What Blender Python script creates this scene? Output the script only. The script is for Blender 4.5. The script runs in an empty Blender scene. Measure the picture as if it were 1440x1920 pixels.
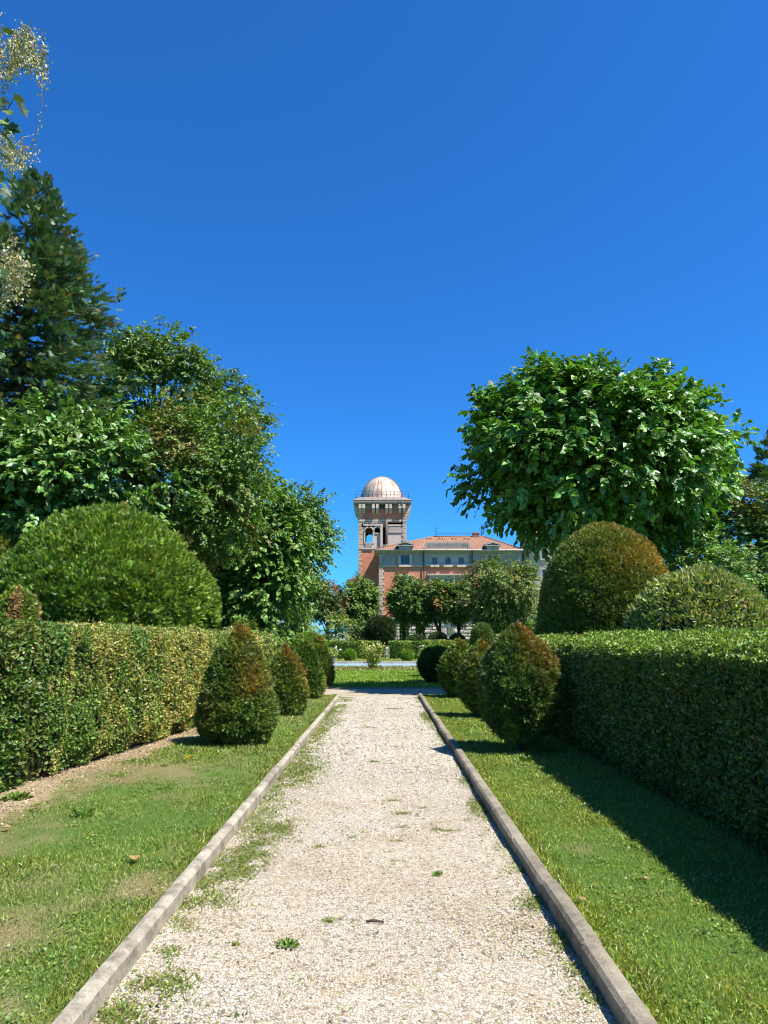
import bpy, math, random
import numpy as np
from mathutils import Vector, Matrix

random.seed(7)
RNG = np.random.default_rng(11)
R = math.radians
SC = bpy.context.scene
COL = SC.collection

# ------------------------------------------------------------------ camera
EYE = 1.55
PITCH = R(10.26)
FPX = 1331.0            # focal length measured on the 1440 x 1920 photograph
cp, sp = math.cos(PITCH), math.sin(PITCH)
cam = bpy.data.cameras.new('camera')
cam.sensor_fit = 'VERTICAL'
cam.sensor_height = 24.0
cam.lens = 24.0 * FPX / 1920.0
cam.clip_start = 0.1
cam.clip_end = 9000
camo = bpy.data.objects.new('camera', cam)
COL.objects.link(camo)
camo.location = (0, 0, EYE)
camo.rotation_euler = (R(90) + PITCH, 0, 0)
SC.camera = camo


def at(px, py, Y):
    """measured photo point -> metres at the distance Y"""
    u, v = (px - 720) / FPX, (960 - py) / FPX
    t = Y / (cp - v * sp)
    return (u * t, Y, EYE + t * (sp + v * cp))


# ------------------------------------------------------------------ numpy helpers
def norm(a):
    a = np.asarray(a, float)
    return a / np.maximum(np.linalg.norm(a, axis=-1, keepdims=True), 1e-9)


def rdir(n):
    return norm(RNG.normal(size=(n, 3)))


def vnoise(p, seed=0):
    """value noise in 0..1 for an (N,3) array"""
    p = np.asarray(p, float) + 1000.0 + seed * 17.3
    i = np.floor(p).astype(np.int64)
    f = p - i
    f = f * f * (3 - 2 * f)

    def h(x, y, z):
        n = (x * 374761393 + y * 668265263 + z * 2147483647 + seed * 144665) & 0xffffffff
        n = ((n ^ (n >> 13)) * 1274126177) & 0xffffffff
        n = ((n ^ (n >> 16)) * 668265263) & 0xffffffff
        return ((n ^ (n >> 15)) & 0xffff) / 65535.0
    r = 0
    for dx in (0, 1):
        for dy in (0, 1):
            for dz in (0, 1):
                w = (f[:, 0] if dx else 1 - f[:, 0]) * (f[:, 1] if dy else 1 - f[:, 1]) * (f[:, 2] if dz else 1 - f[:, 2])
                r = r + w * h(i[:, 0] + dx, i[:, 1] + dy, i[:, 2] + dz)
    return r


def fbm(p, seed=0):
    p = np.asarray(p, float)
    return (vnoise(p, seed) + .5 * vnoise(p * 2.1, seed + 1) + .25 * vnoise(p * 4.3, seed + 2)) / 1.75


def sstep(a, b, x):
    t = np.clip((x - a) / (b - a), 0, 1)
    return t * t * (3 - 2 * t)


class Tmpl:
    def __init__(s, v, faces):
        s.v = np.array(v, float)
        s.l = np.array([i for f in faces for i in f], np.int64)
        s.t = np.array([len(f) for f in faces], np.int64)


LEAF = Tmpl([(0, 0, 0), (.34, .42, .07), (0, 1, -.02), (-.34, .42, .07)], [(0, 1, 2), (0, 2, 3)])
LANCE = Tmpl([(0, 0, 0), (.17, .45, .05), (0, 1, -.03), (-.17, .45, .05)], [(0, 1, 2), (0, 2, 3)])
HEART = Tmpl([(0, 0, 0), (.24, -.1, .03), (.46, .18, .10), (.33, .6, .06), (0, 1.05, -.1),
              (-.33, .6, .06), (-.46, .18, .10), (-.24, -.1, .03), (0, .45, -.01)],
             [(0, 1, 2, 8), (8, 2, 3, 4), (8, 4, 5, 6), (0, 8, 6, 7)])
MAPLE = Tmpl([(0, 0, 0), (.35, -.08, .02), (.30, .16, .03), (.62, .40, .06), (.34, .52, .05), (.26, .95, .0), (0, .78, -.02),
              (-.26, .95, .0), (-.34, .52, .05), (-.62, .40, .06), (-.30, .16, .03), (-.35, -.08, .02), (0, .4, -.03)],
             [(0, 1, 2, 12), (12, 2, 3, 4), (12, 4, 5, 6), (12, 6, 7, 8), (12, 8, 9, 10), (0, 12, 10, 11)])


def _sprig(pairs, w, reach, fwd):
    v, f = [], []
    for k in range(pairs):
        y = .05 + .75 * k / pairs
        rr = reach * (1 - .45 * k / pairs)
        for s in (-1, 1):
            b = len(v)
            v += [(0, y - w, 0), (s * rr, y + fwd, .05 * (1 if k % 2 else -.6)), (0, y + w, .015)]
            f.append((b, b + 1, b + 2) if s > 0 else (b + 2, b + 1, b))
    b = len(v)
    v += [(-.06, .6, 0), (.06, .6, 0), (0, 1.05, .04)]
    f.append((b, b + 1, b + 2))
    return Tmpl(v, f)


SPRIG = _sprig(5, .075, .30, .2)
FEATHER = _sprig(6, .06, .17, .14)
SPRAY = _sprig(6, .08, .34, .16)
BLADE = Tmpl([(-.07, 0, 0), (.07, 0, 0), (.05, .55, .06), (-.05, .55, .06), (0, 1, .28)], [(0, 1, 2, 3), (3, 2, 4)])
OCTA = Tmpl([(1, 0, 0), (.2, .9, .1), (-.95, .25, 0), (-.3, -.9, .1), (.1, .05, .7), (0, 0, -.6)],
            [(0, 1, 4), (1, 2, 4), (2, 3, 4), (3, 0, 4), (1, 0, 5), (2, 1, 5), (3, 2, 5), (0, 3, 5)])


class Geo:
    def __init__(s):
        s.v, s.l, s.t, s.m, s.c, s.sm = [], [], [], [], [], []
        s.n = 0

    def add(s, V, L, T, mat=0, tint=None, smooth=False):
        V = np.asarray(V, float).reshape(-1, 3)
        L = np.asarray(L, np.int64)
        T = np.asarray(T, np.int64)
        s.v.append(V)
        s.l.append(L + s.n)
        s.t.append(T)
        s.m.append(np.full(len(T), mat, np.int32))
        s.sm.append(np.full(len(T), smooth, bool))
        c = np.ones((len(V), 4))
        if tint is not None:
            c[:, :3] = tint
        s.c.append(c)
        s.n += len(V)
        return s

    def poly(s, V, F, mat=0, smooth=False, tint=None):
        return s.add(V, [i for f in F for i in f], [len(f) for f in F], mat, tint, smooth)

    def inst(s, T, P, A, N, S, tint, mat=0, wid=1.0):
        A = norm(A)
        B = norm(np.cross(A, N))
        N2 = np.cross(B, A)
        n, k = len(P), len(T.v)
        S = np.broadcast_to(np.asarray(S, float), (n,))[:, None, None]
        W = np.broadcast_to(np.asarray(wid, float), (n,))[:, None, None]
        tv = T.v
        V = P[:, None, :] + S * (W * tv[None, :, 0, None] * B[:, None, :] + tv[None, :, 1, None] * A[:, None, :] + tv[None, :, 2, None] * N2[:, None, :])
        L = (T.l[None, :] + (np.arange(n) * k)[:, None]).ravel()
        c = np.repeat(np.broadcast_to(tint, (n, 3)), k, axis=0)
        return s.add(V.reshape(-1, 3), L, np.tile(T.t, n), mat, c)

    def box(s, x0, x1, y0, y1, z0, z1, mat=0, bev=0.0):
        V = [(x, y, z) for x in (x0, x1) for y in (y0, y1) for z in (z0, z1)]
        F = [(0, 1, 3, 2), (4, 6, 7, 5), (0, 4, 5, 1), (2, 3, 7, 6), (0, 2, 6, 4), (1, 5, 7, 3)]
        return s.poly(V, F, mat)

    def extrude_x(s, prof, x0, x1, mat=0):
        """profile of (y,z) swept along x"""
        n = len(prof)
        V = [(x0, y, z) for y, z in prof] + [(x1, y, z) for y, z in prof]
        F = [tuple(range(n))[::-1], tuple(range(n, 2 * n))] + [(i, (i + 1) % n, n + (i + 1) % n, n + i) for i in range(n)]
        return s.poly(V, F, mat)

    def extrude_y(s, prof, y0, y1, mat=0):
        n = len(prof)
        V = [(x, y0, z) for x, z in prof] + [(x, y1, z) for x, z in prof]
        F = [tuple(range(n)), tuple(range(n, 2 * n))[::-1]] + [(i, n + i, n + (i + 1) % n, (i + 1) % n) for i in range(n)]
        return s.poly(V, F, mat)

    def tube(s, pts, rad, seg=7, mat=0, cap=True):
        pts = np.asarray(pts, float)
        rad = np.broadcast_to(np.asarray(rad, float), (len(pts),))
        d = np.gradient(pts, axis=0)
        d = norm(d)
        ref = np.array([0, 0, 1.0]) if abs(d[0][2]) < .9 else np.array([1.0, 0, 0])
        V = []
        for i in range(len(pts)):
            a = norm(np.cross(d[i], ref))
            b = np.cross(d[i], a)
            for k in range(seg):
                t = 2 * math.pi * k / seg
                V.append(pts[i] + rad[i] * (math.cos(t) * a + math.sin(t) * b))
        F = []
        for i in range(len(pts) - 1):
            for k in range(seg):
                F.append((i * seg + k, i * seg + (k + 1) % seg, (i + 1) * seg + (k + 1) % seg, (i + 1) * seg + k))
        if cap:
            F.append(tuple(range(seg))[::-1])
            F.append(tuple((len(pts) - 1) * seg + k for k in range(seg)))
        return s.poly(V, F, mat, True)

    def lathe(s, prof, c=(0, 0, 0), seg=32, mat=0, smooth=True, lump=0, a0=0, a1=2 * math.pi):
        V, F = [], []
        m = len(prof)
        full = abs(a1 - a0 - 2 * math.pi) < 1e-6
        for k in range(seg + (0 if full else 1)):
            t = a0 + (a1 - a0) * k / seg
            for r, z in prof:
                V.append((c[0] + r * math.cos(t), c[1] + r * math.sin(t), c[2] + z))
        nk = seg if full else seg + 1
        for k in range(seg):
            k2 = (k + 1) % nk
            for i in range(m - 1):
                F.append((k * m + i, k2 * m + i, k2 * m + i + 1, k * m + i + 1))
        V = np.array(V)
        if lump:
            q = V - np.array(c)
            V[:, :2] += (q[:, :2]) * (lump * (vnoise(V * 2.5, 3) - .5))[:, None]
        return s.poly(V, F, mat, smooth)

    def build(s, name, mats, parent=None):
        me = bpy.data.meshes.new(name)
        V = np.concatenate(s.v)
        L = np.concatenate(s.l)
        T = np.concatenate(s.t)
        me.vertices.add(len(V))
        me.vertices.foreach_set('co', V.astype(np.float32).ravel())
        me.loops.add(len(L))
        me.loops.foreach_set('vertex_index', L.astype(np.int32))
        me.polygons.add(len(T))
        st = np.zeros(len(T), np.int32)
        st[1:] = np.cumsum(T)[:-1]
        me.polygons.foreach_set('loop_start', st)
        me.polygons.foreach_set('material_index', np.concatenate(s.m))
        me.polygons.foreach_set('use_smooth', np.concatenate(s.sm))
        ca = me.attributes.new('tint', 'FLOAT_COLOR', 'POINT')
        ca.data.foreach_set('color', np.concatenate(s.c).astype(np.float32).ravel())
        if not isinstance(mats, (list, tuple)):
            mats = [mats]
        for m in mats:
            me.materials.append(m)
        me.update(calc_edges=True)
        o = bpy.data.objects.new(name, me)
        COL.objects.link(o)
        if parent:
            o.parent = parent
            o.matrix_parent_inverse = Matrix.Translation(-parent.location)
        return o


def tag(o, label=None, cat=None, group=None, kind=None):
    if label:
        o['label'] = label
    if cat:
        o['category'] = cat
    if group:
        o['group'] = group
    if kind:
        o['kind'] = kind
    return o


def empty(name, loc, label, cat, group=None):
    o = bpy.data.objects.new(name, None)
    o.location = loc
    o.empty_display_size = .3
    COL.objects.link(o)
    return tag(o, label, cat, group)


# ------------------------------------------------------------------ materials
class M:
    def __init__(s, name):
        s.m = bpy.data.materials.new(name)
        s.m.use_nodes = True
        s.nt = s.m.node_tree
        s.nt.nodes.clear()
        s.out = s.n('ShaderNodeOutputMaterial')

    def n(s, t, **kw):
        nd = s.nt.nodes.new(t)
        for k, v in kw.items():
            if k in nd.inputs.keys():
                s.set(nd.inputs[k], v)
            else:
                setattr(nd, k, v)
        return nd

    def set(s, inp, v):
        if isinstance(v, bpy.types.NodeSocket):
            s.nt.links.new(v, inp)
        else:
            inp.default_value = v

    def coord(s, scale=(1, 1, 1)):
        tc = s.n('ShaderNodeTexCoord')
        mp = s.n('ShaderNodeMapping')
        s.nt.links.new(tc.outputs['Object'], mp.inputs[0])
        mp.inputs['Scale'].default_value = scale
        return mp.outputs[0]

    def noise(s, scale, detail=4, rough=.6, co=None, out='Fac'):
        nd = s.n('ShaderNodeTexNoise', Scale=scale, Detail=detail, Roughness=rough)
        s.nt.links.new(co if co else s.coord(), nd.inputs['Vector'])
        return nd.outputs[out]

    def ramp(s, fac, stops):
        r = s.n('ShaderNodeValToRGB')
        s.nt.links.new(fac, r.inputs[0])
        e = r.color_ramp.elements
        while len(e) < len(stops):
            e.new(.5)
        for i, (p, c) in enumerate(stops):
            e[i].position = p
            e[i].color = (*c, 1) if len(c) == 3 else c
        return r.outputs[0]

    def mix(s, fac, a, b, mode='MIX'):
        nd = s.n('ShaderNodeMix', data_type='RGBA', blend_type=mode)
        for idx, v in ((0, fac), (6, a), (7, b)):
            if isinstance(v, bpy.types.NodeSocket):
                s.nt.links.new(v, nd.inputs[idx])
            else:
                nd.inputs[idx].default_value = v if idx == 0 else (*v, 1)
        return nd.outputs[2]

    def bump(s, h, strength=.5, dist=.02):
        b = s.n('ShaderNodeBump', Strength=strength, Distance=dist)
        s.nt.links.new(h, b.inputs['Height'])
        return b.outputs[0]

    def pbr(s, col, rough=.8, metal=0.0, normal=None, spec=.3):
        p = s.n('ShaderNodeBsdfPrincipled')
        s.set(p.inputs['Base Color'], col if isinstance(col, bpy.types.NodeSocket) else (*col, 1))
        s.set(p.inputs['Roughness'], rough)
        s.set(p.inputs['Metallic'], metal)
        p.inputs['Specular IOR Level'].default_value = spec
        if normal:
            s.nt.links.new(normal, p.inputs['Normal'])
        s.nt.links.new(p.outputs[0], s.out.inputs[0])
        return s.m


def leaf_mat(name, trans=.3, gloss=.05, grough=.35, warm=(1.15, 1.25, .55)):
    m = M(name)
    a = m.n('ShaderNodeAttribute', attribute_name='tint')
    col = a.outputs['Color']
    d = m.n('ShaderNodeBsdfDiffuse')
    m.nt.links.new(col, d.inputs[0])
    t = m.n('ShaderNodeBsdfTranslucent')
    m.nt.links.new(m.mix(1.0, col, warm, 'MULTIPLY'), t.inputs[0])
    x = m.n('ShaderNodeMixShader', Fac=trans)
    m.nt.links.new(d.outputs[0], x.inputs[1])
    m.nt.links.new(t.outputs[0], x.inputs[2])
    g = m.n('ShaderNodeBsdfGlossy', Roughness=grough)
    g.inputs[0].default_value = (.9, .95, 1, 1)
    y = m.n('ShaderNodeMixShader', Fac=gloss)
    m.nt.links.new(x.outputs[0], y.inputs[1])
    m.nt.links.new(g.outputs[0], y.inputs[2])
    m.nt.links.new(y.outputs[0], m.out.inputs[0])
    return m.m


MAT = {}
MAT['leaf'] = leaf_mat('leaf', .25, .03, .5)
MAT['shiny_leaf'] = leaf_mat('shiny_leaf', .24, .05, .48)
MAT['needle'] = leaf_mat('needle', .2, .03, .5)
MAT['grass'] = leaf_mat('grass_blade', .3, .03, .4)

m = M('inner_twigs')
MAT['core'] = m.pbr(m.ramp(m.noise(11, 4), [(.35, (.008, .012, .005)), (.55, (.03, .032, .012)), (.75, (.10, .06, .03))]), .95, spec=.1)
m = M('bark')
n1 = m.noise(14, 5, .7, m.coord((1, 1, .25)))
MAT['bark'] = m.pbr(m.ramp(n1, [(.3, (.03, .022, .016)), (.7, (.13, .10, .075))]), .95, normal=m.bump(n1, .8, .03), spec=.1)
m = M('birch_bark')
n1 = m.noise(6, 4, .7, m.coord((1, 1, 5)))
MAT['birch'] = m.pbr(m.ramp(n1, [(.42, (.05, .045, .04)), (.55, (.55, .53, .5))]), .8)

# lawn
m = M('lawn')
fine = m.noise(60, 3, .7)
green = m.ramp(fine, [(.3, (.035, .085, .014)), (.55, (.085, .165, .03)), (.8, (.16, .23, .06))])
dry = m.ramp(fine, [(.25, (.17, .12, .06)), (.6, (.30, .225, .12)), (.85, (.40, .32, .19))])
soilc = m.ramp(m.noise(25, 5, .7), [(.3, (.20, .15, .085)), (.5, (.37, .285, .175)), (.75, (.50, .40, .26))])
at_ = m.n('ShaderNodeAttribute', attribute_name='tint')
sp_ = m.n('ShaderNodeSeparateColor')
m.nt.links.new(at_.outputs['Color'], sp_.inputs[0])
MAT['lawn'] = m.pbr(m.mix(sp_.outputs[1], m.mix(sp_.outputs[0], green, dry), soilc), .95, normal=m.bump(fine, .9, .03), spec=.1)
m = M('far_lawn')
fine = m.noise(16, 5, .7)
green = m.ramp(fine, [(.3, (.05, .11, .016)), (.55, (.11, .20, .035)), (.8, (.2, .27, .06))])
w = m.ramp(m.noise(.35, 5, .7, m.coord((.5, 1.6, 1))), [(.5, (0, 0, 0)), (.75, (1, 1, 1))])
MAT['far_lawn'] = m.pbr(m.mix(w, green, (.27, .22, .10)), .95, normal=m.bump(fine, 1, .05), spec=.1)
m = M('dry_bed')
fine = m.noise(9, 5, .7)
MAT['dry_bed'] = m.pbr(m.ramp(fine, [(.32, (.07, .11, .025)), (.5, (.2, .19, .08)), (.7, (.33, .24, .13))]), .95, normal=m.bump(fine, 1, .06), spec=.1)
m = M('soil')
fine = m.noise(25, 5, .7)
MAT['soil'] = m.pbr(m.ramp(fine, [(.3, (.13, .085, .045)), (.5, (.33, .22, .12)), (.75, (.48, .35, .21))]), .95, normal=m.bump(fine, 1, .02), spec=.1)

# gravel
m = M('gravel')
v1 = m.n('ShaderNodeTexVoronoi', Scale=62.0)
m.nt.links.new(m.coord(), v1.inputs['Vector'])
ve = m.n('ShaderNodeTexVoronoi', Scale=62.0, feature='DISTANCE_TO_EDGE')
m.nt.links.new(m.coord(), ve.inputs['Vector'])
sep = m.n('ShaderNodeSeparateColor')
m.nt.links.new(v1.outputs['Color'], sep.inputs[0])
stone = m.ramp(sep.outputs[0], [(.0, (.20, .175, .14)), (.12, (.36, .315, .25)), (.5, (.46, .42, .34)), (1, (.56, .525, .45))])
dirt = m.ramp(m.noise(1.3, 5, .65), [(.36, (1, 1, 1)), (.52, (.94, .90, .83)), (.72, (.78, .68, .54))])
edge = m.ramp(ve.outputs[0], [(.0, (.42, .36, .28)), (.16, (1, .99, .95))])
c1 = m.mix(1.0, m.mix(1.0, stone, dirt, 'MULTIPLY'), edge, 'MULTIPLY')
hh = m.mix(.5, ve.outputs[0], m.noise(300, 2))
MAT['gravel'] = m.pbr(c1, .9, normal=m.bump(ve.outputs[0], .7, .012), spec=.2)
m = M('gravel_stone')
a = m.n('ShaderNodeAttribute', attribute_name='tint')
MAT['stone_chip'] = m.pbr(a.outputs['Color'], .9, spec=.2)

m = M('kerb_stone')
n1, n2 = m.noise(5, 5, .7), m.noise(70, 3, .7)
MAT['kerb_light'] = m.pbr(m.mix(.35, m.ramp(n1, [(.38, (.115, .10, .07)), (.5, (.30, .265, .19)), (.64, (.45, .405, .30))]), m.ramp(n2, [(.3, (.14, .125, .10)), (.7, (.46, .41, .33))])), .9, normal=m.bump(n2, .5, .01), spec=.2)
m = M('kerb_stone_dark')
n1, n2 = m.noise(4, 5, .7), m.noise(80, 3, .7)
MAT['kerb_dark'] = m.pbr(m.mix(.35, m.ramp(n1, [(.36, (.095, .082, .055)), (.5, (.22, .192, .135)), (.68, (.33, .295, .21))]), m.ramp(n2, [(.3, (.08, .07, .05)), (.7, (.34, .295, .235))])), .9, normal=m.bump(n2, .5, .01), spec=.2)  # same kind of stone mix in a darker tone

m = M('brick')
br = m.n('ShaderNodeTexBrick', Scale=1.0)
br.inputs['Color1'].default_value = (.53, .185, .105, 1)
br.inputs['Color2'].default_value = (.61, .24, .145, 1)
br.inputs['Mortar'].default_value = (.52, .26, .16, 1)
br.inputs['Mortar Size'].default_value = .012
br.inputs['Brick Width'].default_value = .5
br.inputs['Row Height'].default_value = .14
mp = m.coord()
sw = m.n('ShaderNodeSeparateXYZ')
m.nt.links.new(mp, sw.inputs[0])
cb = m.n('ShaderNodeCombineXYZ')
m.nt.links.new(sw.outputs[0], cb.inputs[0])
m.nt.links.new(sw.outputs[2], cb.inputs[1])
m.nt.links.new(cb.outputs[0], br.inputs['Vector'])
st = m.ramp(m.noise(.5, 5, .65, m.coord((1, 1, .5))), [(.35, (.8, .78, .75)), (.65, (1.1, 1.08, 1.05))])
MAT['brick'] = m.pbr(m.mix(1.0, br.outputs[0], st, 'MULTIPLY'), .9, spec=.2)


def stone_mat(name, c, streak=.5):
    m = M(name)
    n1 = m.noise(1.2, 5, .65, m.coord((1.5, 1.5, .5)))
    n2 = m.noise(14, 3, .6)
    lo = tuple(x * (1 - streak) for x in c)
    col = m.mix(.25, m.ramp(n1, [(.3, lo), (.5, c), (.75, tuple(min(1, x * 1.12) for x in c))]), m.ramp(n2, [(.3, lo), (.7, c)]))
    return m.pbr(col, .9, normal=m.bump(n2, .4, .02), spec=.2)


MAT['stone'] = stone_mat('pale_stone', (.55, .46, .375))
MAT['quoin'] = stone_mat('quoin_stone', (.52, .40, .32), .4)
MAT['render'] = stone_mat('beige_render', (.52, .44, .36), .3)
MAT['grey_stone'] = stone_mat('weathered_stone', (.36, .32, .28), .5)
MAT['frieze'] = stone_mat('grey_frieze', (.44, .41, .37), .4)
MAT['dark_stone'] = stone_mat('sooty_stone', (.17, .14, .125), .4)
MAT['brown_stone'] = stone_mat('weathered_brown_stone', (.27, .22, .185), .45)
MAT['turret'] = stone_mat('turret_render', (.56, .47, .40), .4)
m = M('roof_tiles')
n1 = m.noise(7, 4, .7, m.coord((1.6, .5, .5)))
n2 = m.noise(.5, 4, .6)
MAT['tile'] = m.pbr(m.mix(.35, m.ramp(n1, [(.34, (.11, .055, .036)), (.5, (.27, .13, .08)), (.66, (.40, .25, .17))]), m.ramp(n2, [(.3, (.16, .09, .065)), (.7, (.36, .19, .12))])), .9, spec=.2)
m = M('dome_zinc')
n1, n2 = m.noise(.55, 6, .7, m.coord((1, 1, .6))), m.noise(2.4, 4, .6, m.coord((1, 1, .3)))
zb = m.ramp(n2, [(.35, (.42, .33, .26)), (.6, (.66, .53, .41))])
rust = m.ramp(n1, [(.47, (0, 0, 0)), (.58, (1, 1, 1))])
MAT['zinc'] = m.pbr(m.mix(rust, zb, (.45, .25, .16)), .5, .15, spec=.5)
m = M('rusty_iron')
MAT['rust'] = m.pbr(m.ramp(m.noise(5, 4), [(.3, (.07, .035, .025)), (.7, (.19, .09, .06))]), .7)
m = M('dark_metal')
MAT['iron'] = m.pbr((.06, .06, .065), .5, .3)
m = M('window_glass')
MAT['glass'] = m.pbr((.025, .032, .045), .08, spec=.8)
m = M('window_paint')
MAT['white'] = m.pbr(m.ramp(m.noise(8), [(.3, (.55, .53, .5)), (.7, (.74, .72, .69))]), .6)
m = M('green_shutter')
MAT['shutter'] = m.pbr(m.ramp(m.noise(30, 2, .5, m.coord((.2, .2, 1))), [(.35, (.12, .15, .09)), (.65, (.24, .27, .19))]), .7)
m = M('pool_water')
MAT['water'] = m.pbr(m.ramp(m.noise(3), [(.3, (.26, .48, .68)), (.7, (.36, .58, .75))]), .15, spec=.5, normal=m.bump(m.noise(6), .05, .02))  # light blue holds both the basin paint and the sky's reflection
m = M('petal')
a = m.n('ShaderNodeAttribute', attribute_name='tint')
MAT['petal'] = m.pbr(a.outputs['Color'], .7, spec=.2)
m = M('terracotta')
MAT['terracotta'] = m.pbr(m.ramp(m.noise(6), [(.3, (.14, .10, .08)), (.7, (.28, .2, .15))]), .85)
m = M('hazy_hill_woods')
MAT['hill'] = m.pbr(m.ramp(m.noise(.01, 6, .7), [(.3, (.10, .16, .17)), (.7, (.17, .24, .25))]), 1, spec=0)  # bluish haze of distance put into the hill colour

# ------------------------------------------------------------------ sky and sun
SUN_EL, SUN_A = R(58), R(31)          # from the right, a little behind the camera
sdir = Vector((math.cos(SUN_EL) * math.cos(SUN_A), -math.cos(SUN_EL) * math.sin(SUN_A), math.sin(SUN_EL)))
W = bpy.data.worlds.new('World')
SC.world = W
W.use_nodes = True
nt = W.node_tree
bg = nt.nodes['Background']
sky = nt.nodes.new('ShaderNodeTexSky')
sky.sky_type = 'NISHITA'
sky.sun_disc = False
sky.sun_elevation = SUN_EL
sky.sun_rotation = math.atan2(sdir.x, sdir.y)
sky.altitude = 300
sky.air_density = 1.0
sky.dust_density = .35
sky.ozone_density = 3.0
hs = nt.nodes.new('ShaderNodeHueSaturation')
hs.inputs['Saturation'].default_value = 1.0
hs.inputs['Value'].default_value = 1.0
tintn = nt.nodes.new('ShaderNodeMix')
tintn.data_type = 'RGBA'
tintn.blend_type = 'MULTIPLY'
tintn.inputs[0].default_value = 1
nt.links.new(sky.outputs[0], tintn.inputs[6])
tintn.inputs[7].default_value = (.17, .67, 1.24, 1)      # clear deep-blue summer air
nt.links.new(tintn.outputs[2], hs.inputs['Color'])
# a low bank of cloud on the horizon
tc = nt.nodes.new('ShaderNodeTexCoord')
sx = nt.nodes.new('ShaderNodeSeparateXYZ')
nt.links.new(tc.outputs['Generated'], sx.inputs[0])
mr = nt.nodes.new('ShaderNodeMapRange')
for i, v in zip((1, 2, 3, 4), (.012, .040, 1, 0)):
    mr.inputs[i].default_value = v
nt.links.new(sx.outputs[2], mr.inputs[0])
mpn = nt.nodes.new('ShaderNodeMapping')
mpn.inputs['Scale'].default_value = (9, 9, 26)
nt.links.new(tc.outputs['Generated'], mpn.inputs[0])
cn = nt.nodes.new('ShaderNodeTexNoise')
cn.inputs['Scale'].default_value = 1.6
cn.inputs['Detail'].default_value = 6
nt.links.new(mpn.outputs[0], cn.inputs['Vector'])
cr = nt.nodes.new('ShaderNodeMapRange')
for i, v in zip((1, 2, 3, 4), (.42, .6, 0, .85)):
    cr.inputs[i].default_value = v
nt.links.new(cn.outputs['Fac'], cr.inputs[0])
mu = nt.nodes.new('ShaderNodeMath')
mu.operation = 'MULTIPLY'
nt.links.new(mr.outputs[0], mu.inputs[0])
nt.links.new(cr.outputs[0], mu.inputs[1])
cm = nt.nodes.new('ShaderNodeMix')
cm.data_type = 'RGBA'
nt.links.new(mu.outputs[0], cm.inputs[0])
nt.links.new(hs.outputs[0], cm.inputs[6])
cm.inputs[7].default_value = (6.5, 7.2, 8.2, 1)
nt.links.new(cm.outputs[2], bg.inputs[0])
bg.inputs[1].default_value = .085
sl = bpy.data.lights.new('sun', 'SUN')
sl.energy = 5.0
sl.angle = R(.5)
sl.color = (1, .95, .87)
so = bpy.data.objects.new('sun', sl)
so.rotation_euler = sdir.to_track_quat('Z', 'Y').to_euler()
so.location = (10, -10, 30)
COL.objects.link(so)
SC.view_settings.view_transform = 'Standard'
SC.view_settings.look = 'None'
SC.view_settings.gamma = 1
SC.view_settings.exposure = 1.0
SC.render.engine = 'CYCLES'
SC.cycles.max_bounces = 6
SC.cycles.diffuse_bounces = 2
SC.cycles.glossy_bounces = 2
SC.cycles.transmission_bounces = 2
SC.cycles.use_denoising = True
SC.cycles.pixel_filter_type = 'BLACKMAN_HARRIS'
SC.cycles.filter_width = 1.05

# ------------------------------------------------------------------ foliage builders
LK = np.array([1.72, 1.52, .95])


def tints(n, base, var=.25, seed=None):
    """per-leaf colour around a base colour"""
    b = np.broadcast_to(np.asarray(base, float), (n, 3))
    k = 1 + var * RNG.normal(size=(n, 1))
    j = 1 + .10 * RNG.normal(size=(n, 3))
    return np.clip(b * np.where(b.max(axis=1, keepdims=True) < .25, LK, 1.12) * np.clip(k, .45, 1.8) * j, .002, .9)


def lerp(a, b, w):
    return np.asarray(a)[None, :] * (1 - w[:, None]) + np.asarray(b)[None, :] * w[:, None]


def profile_sample(prof, n, bias=.72):
    prof = np.array(prof, float)
    d = np.diff(prof, axis=0)
    ds = np.hypot(d[:, 0], d[:, 1])
    w = ds * (prof[:-1, 0] + prof[1:, 0] + .05)
    k = RNG.choice(len(w), n, p=w / w.sum())
    t = RNG.random(n)[:, None]
    q = prof[k] + d[k] * t
    nr = np.stack([d[k, 1], -d[k, 0]], 1) / ds[k][:, None]     # outward (r,z) for profiles listed bottom to top
    th = RNG.random(n) * 2 * math.pi
    front = RNG.random(n) < bias
    th = np.where(front, -math.pi / 2 + (RNG.random(n) - .5) * 3.8, th)
    return q[:, 0], q[:, 1], nr, th


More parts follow.
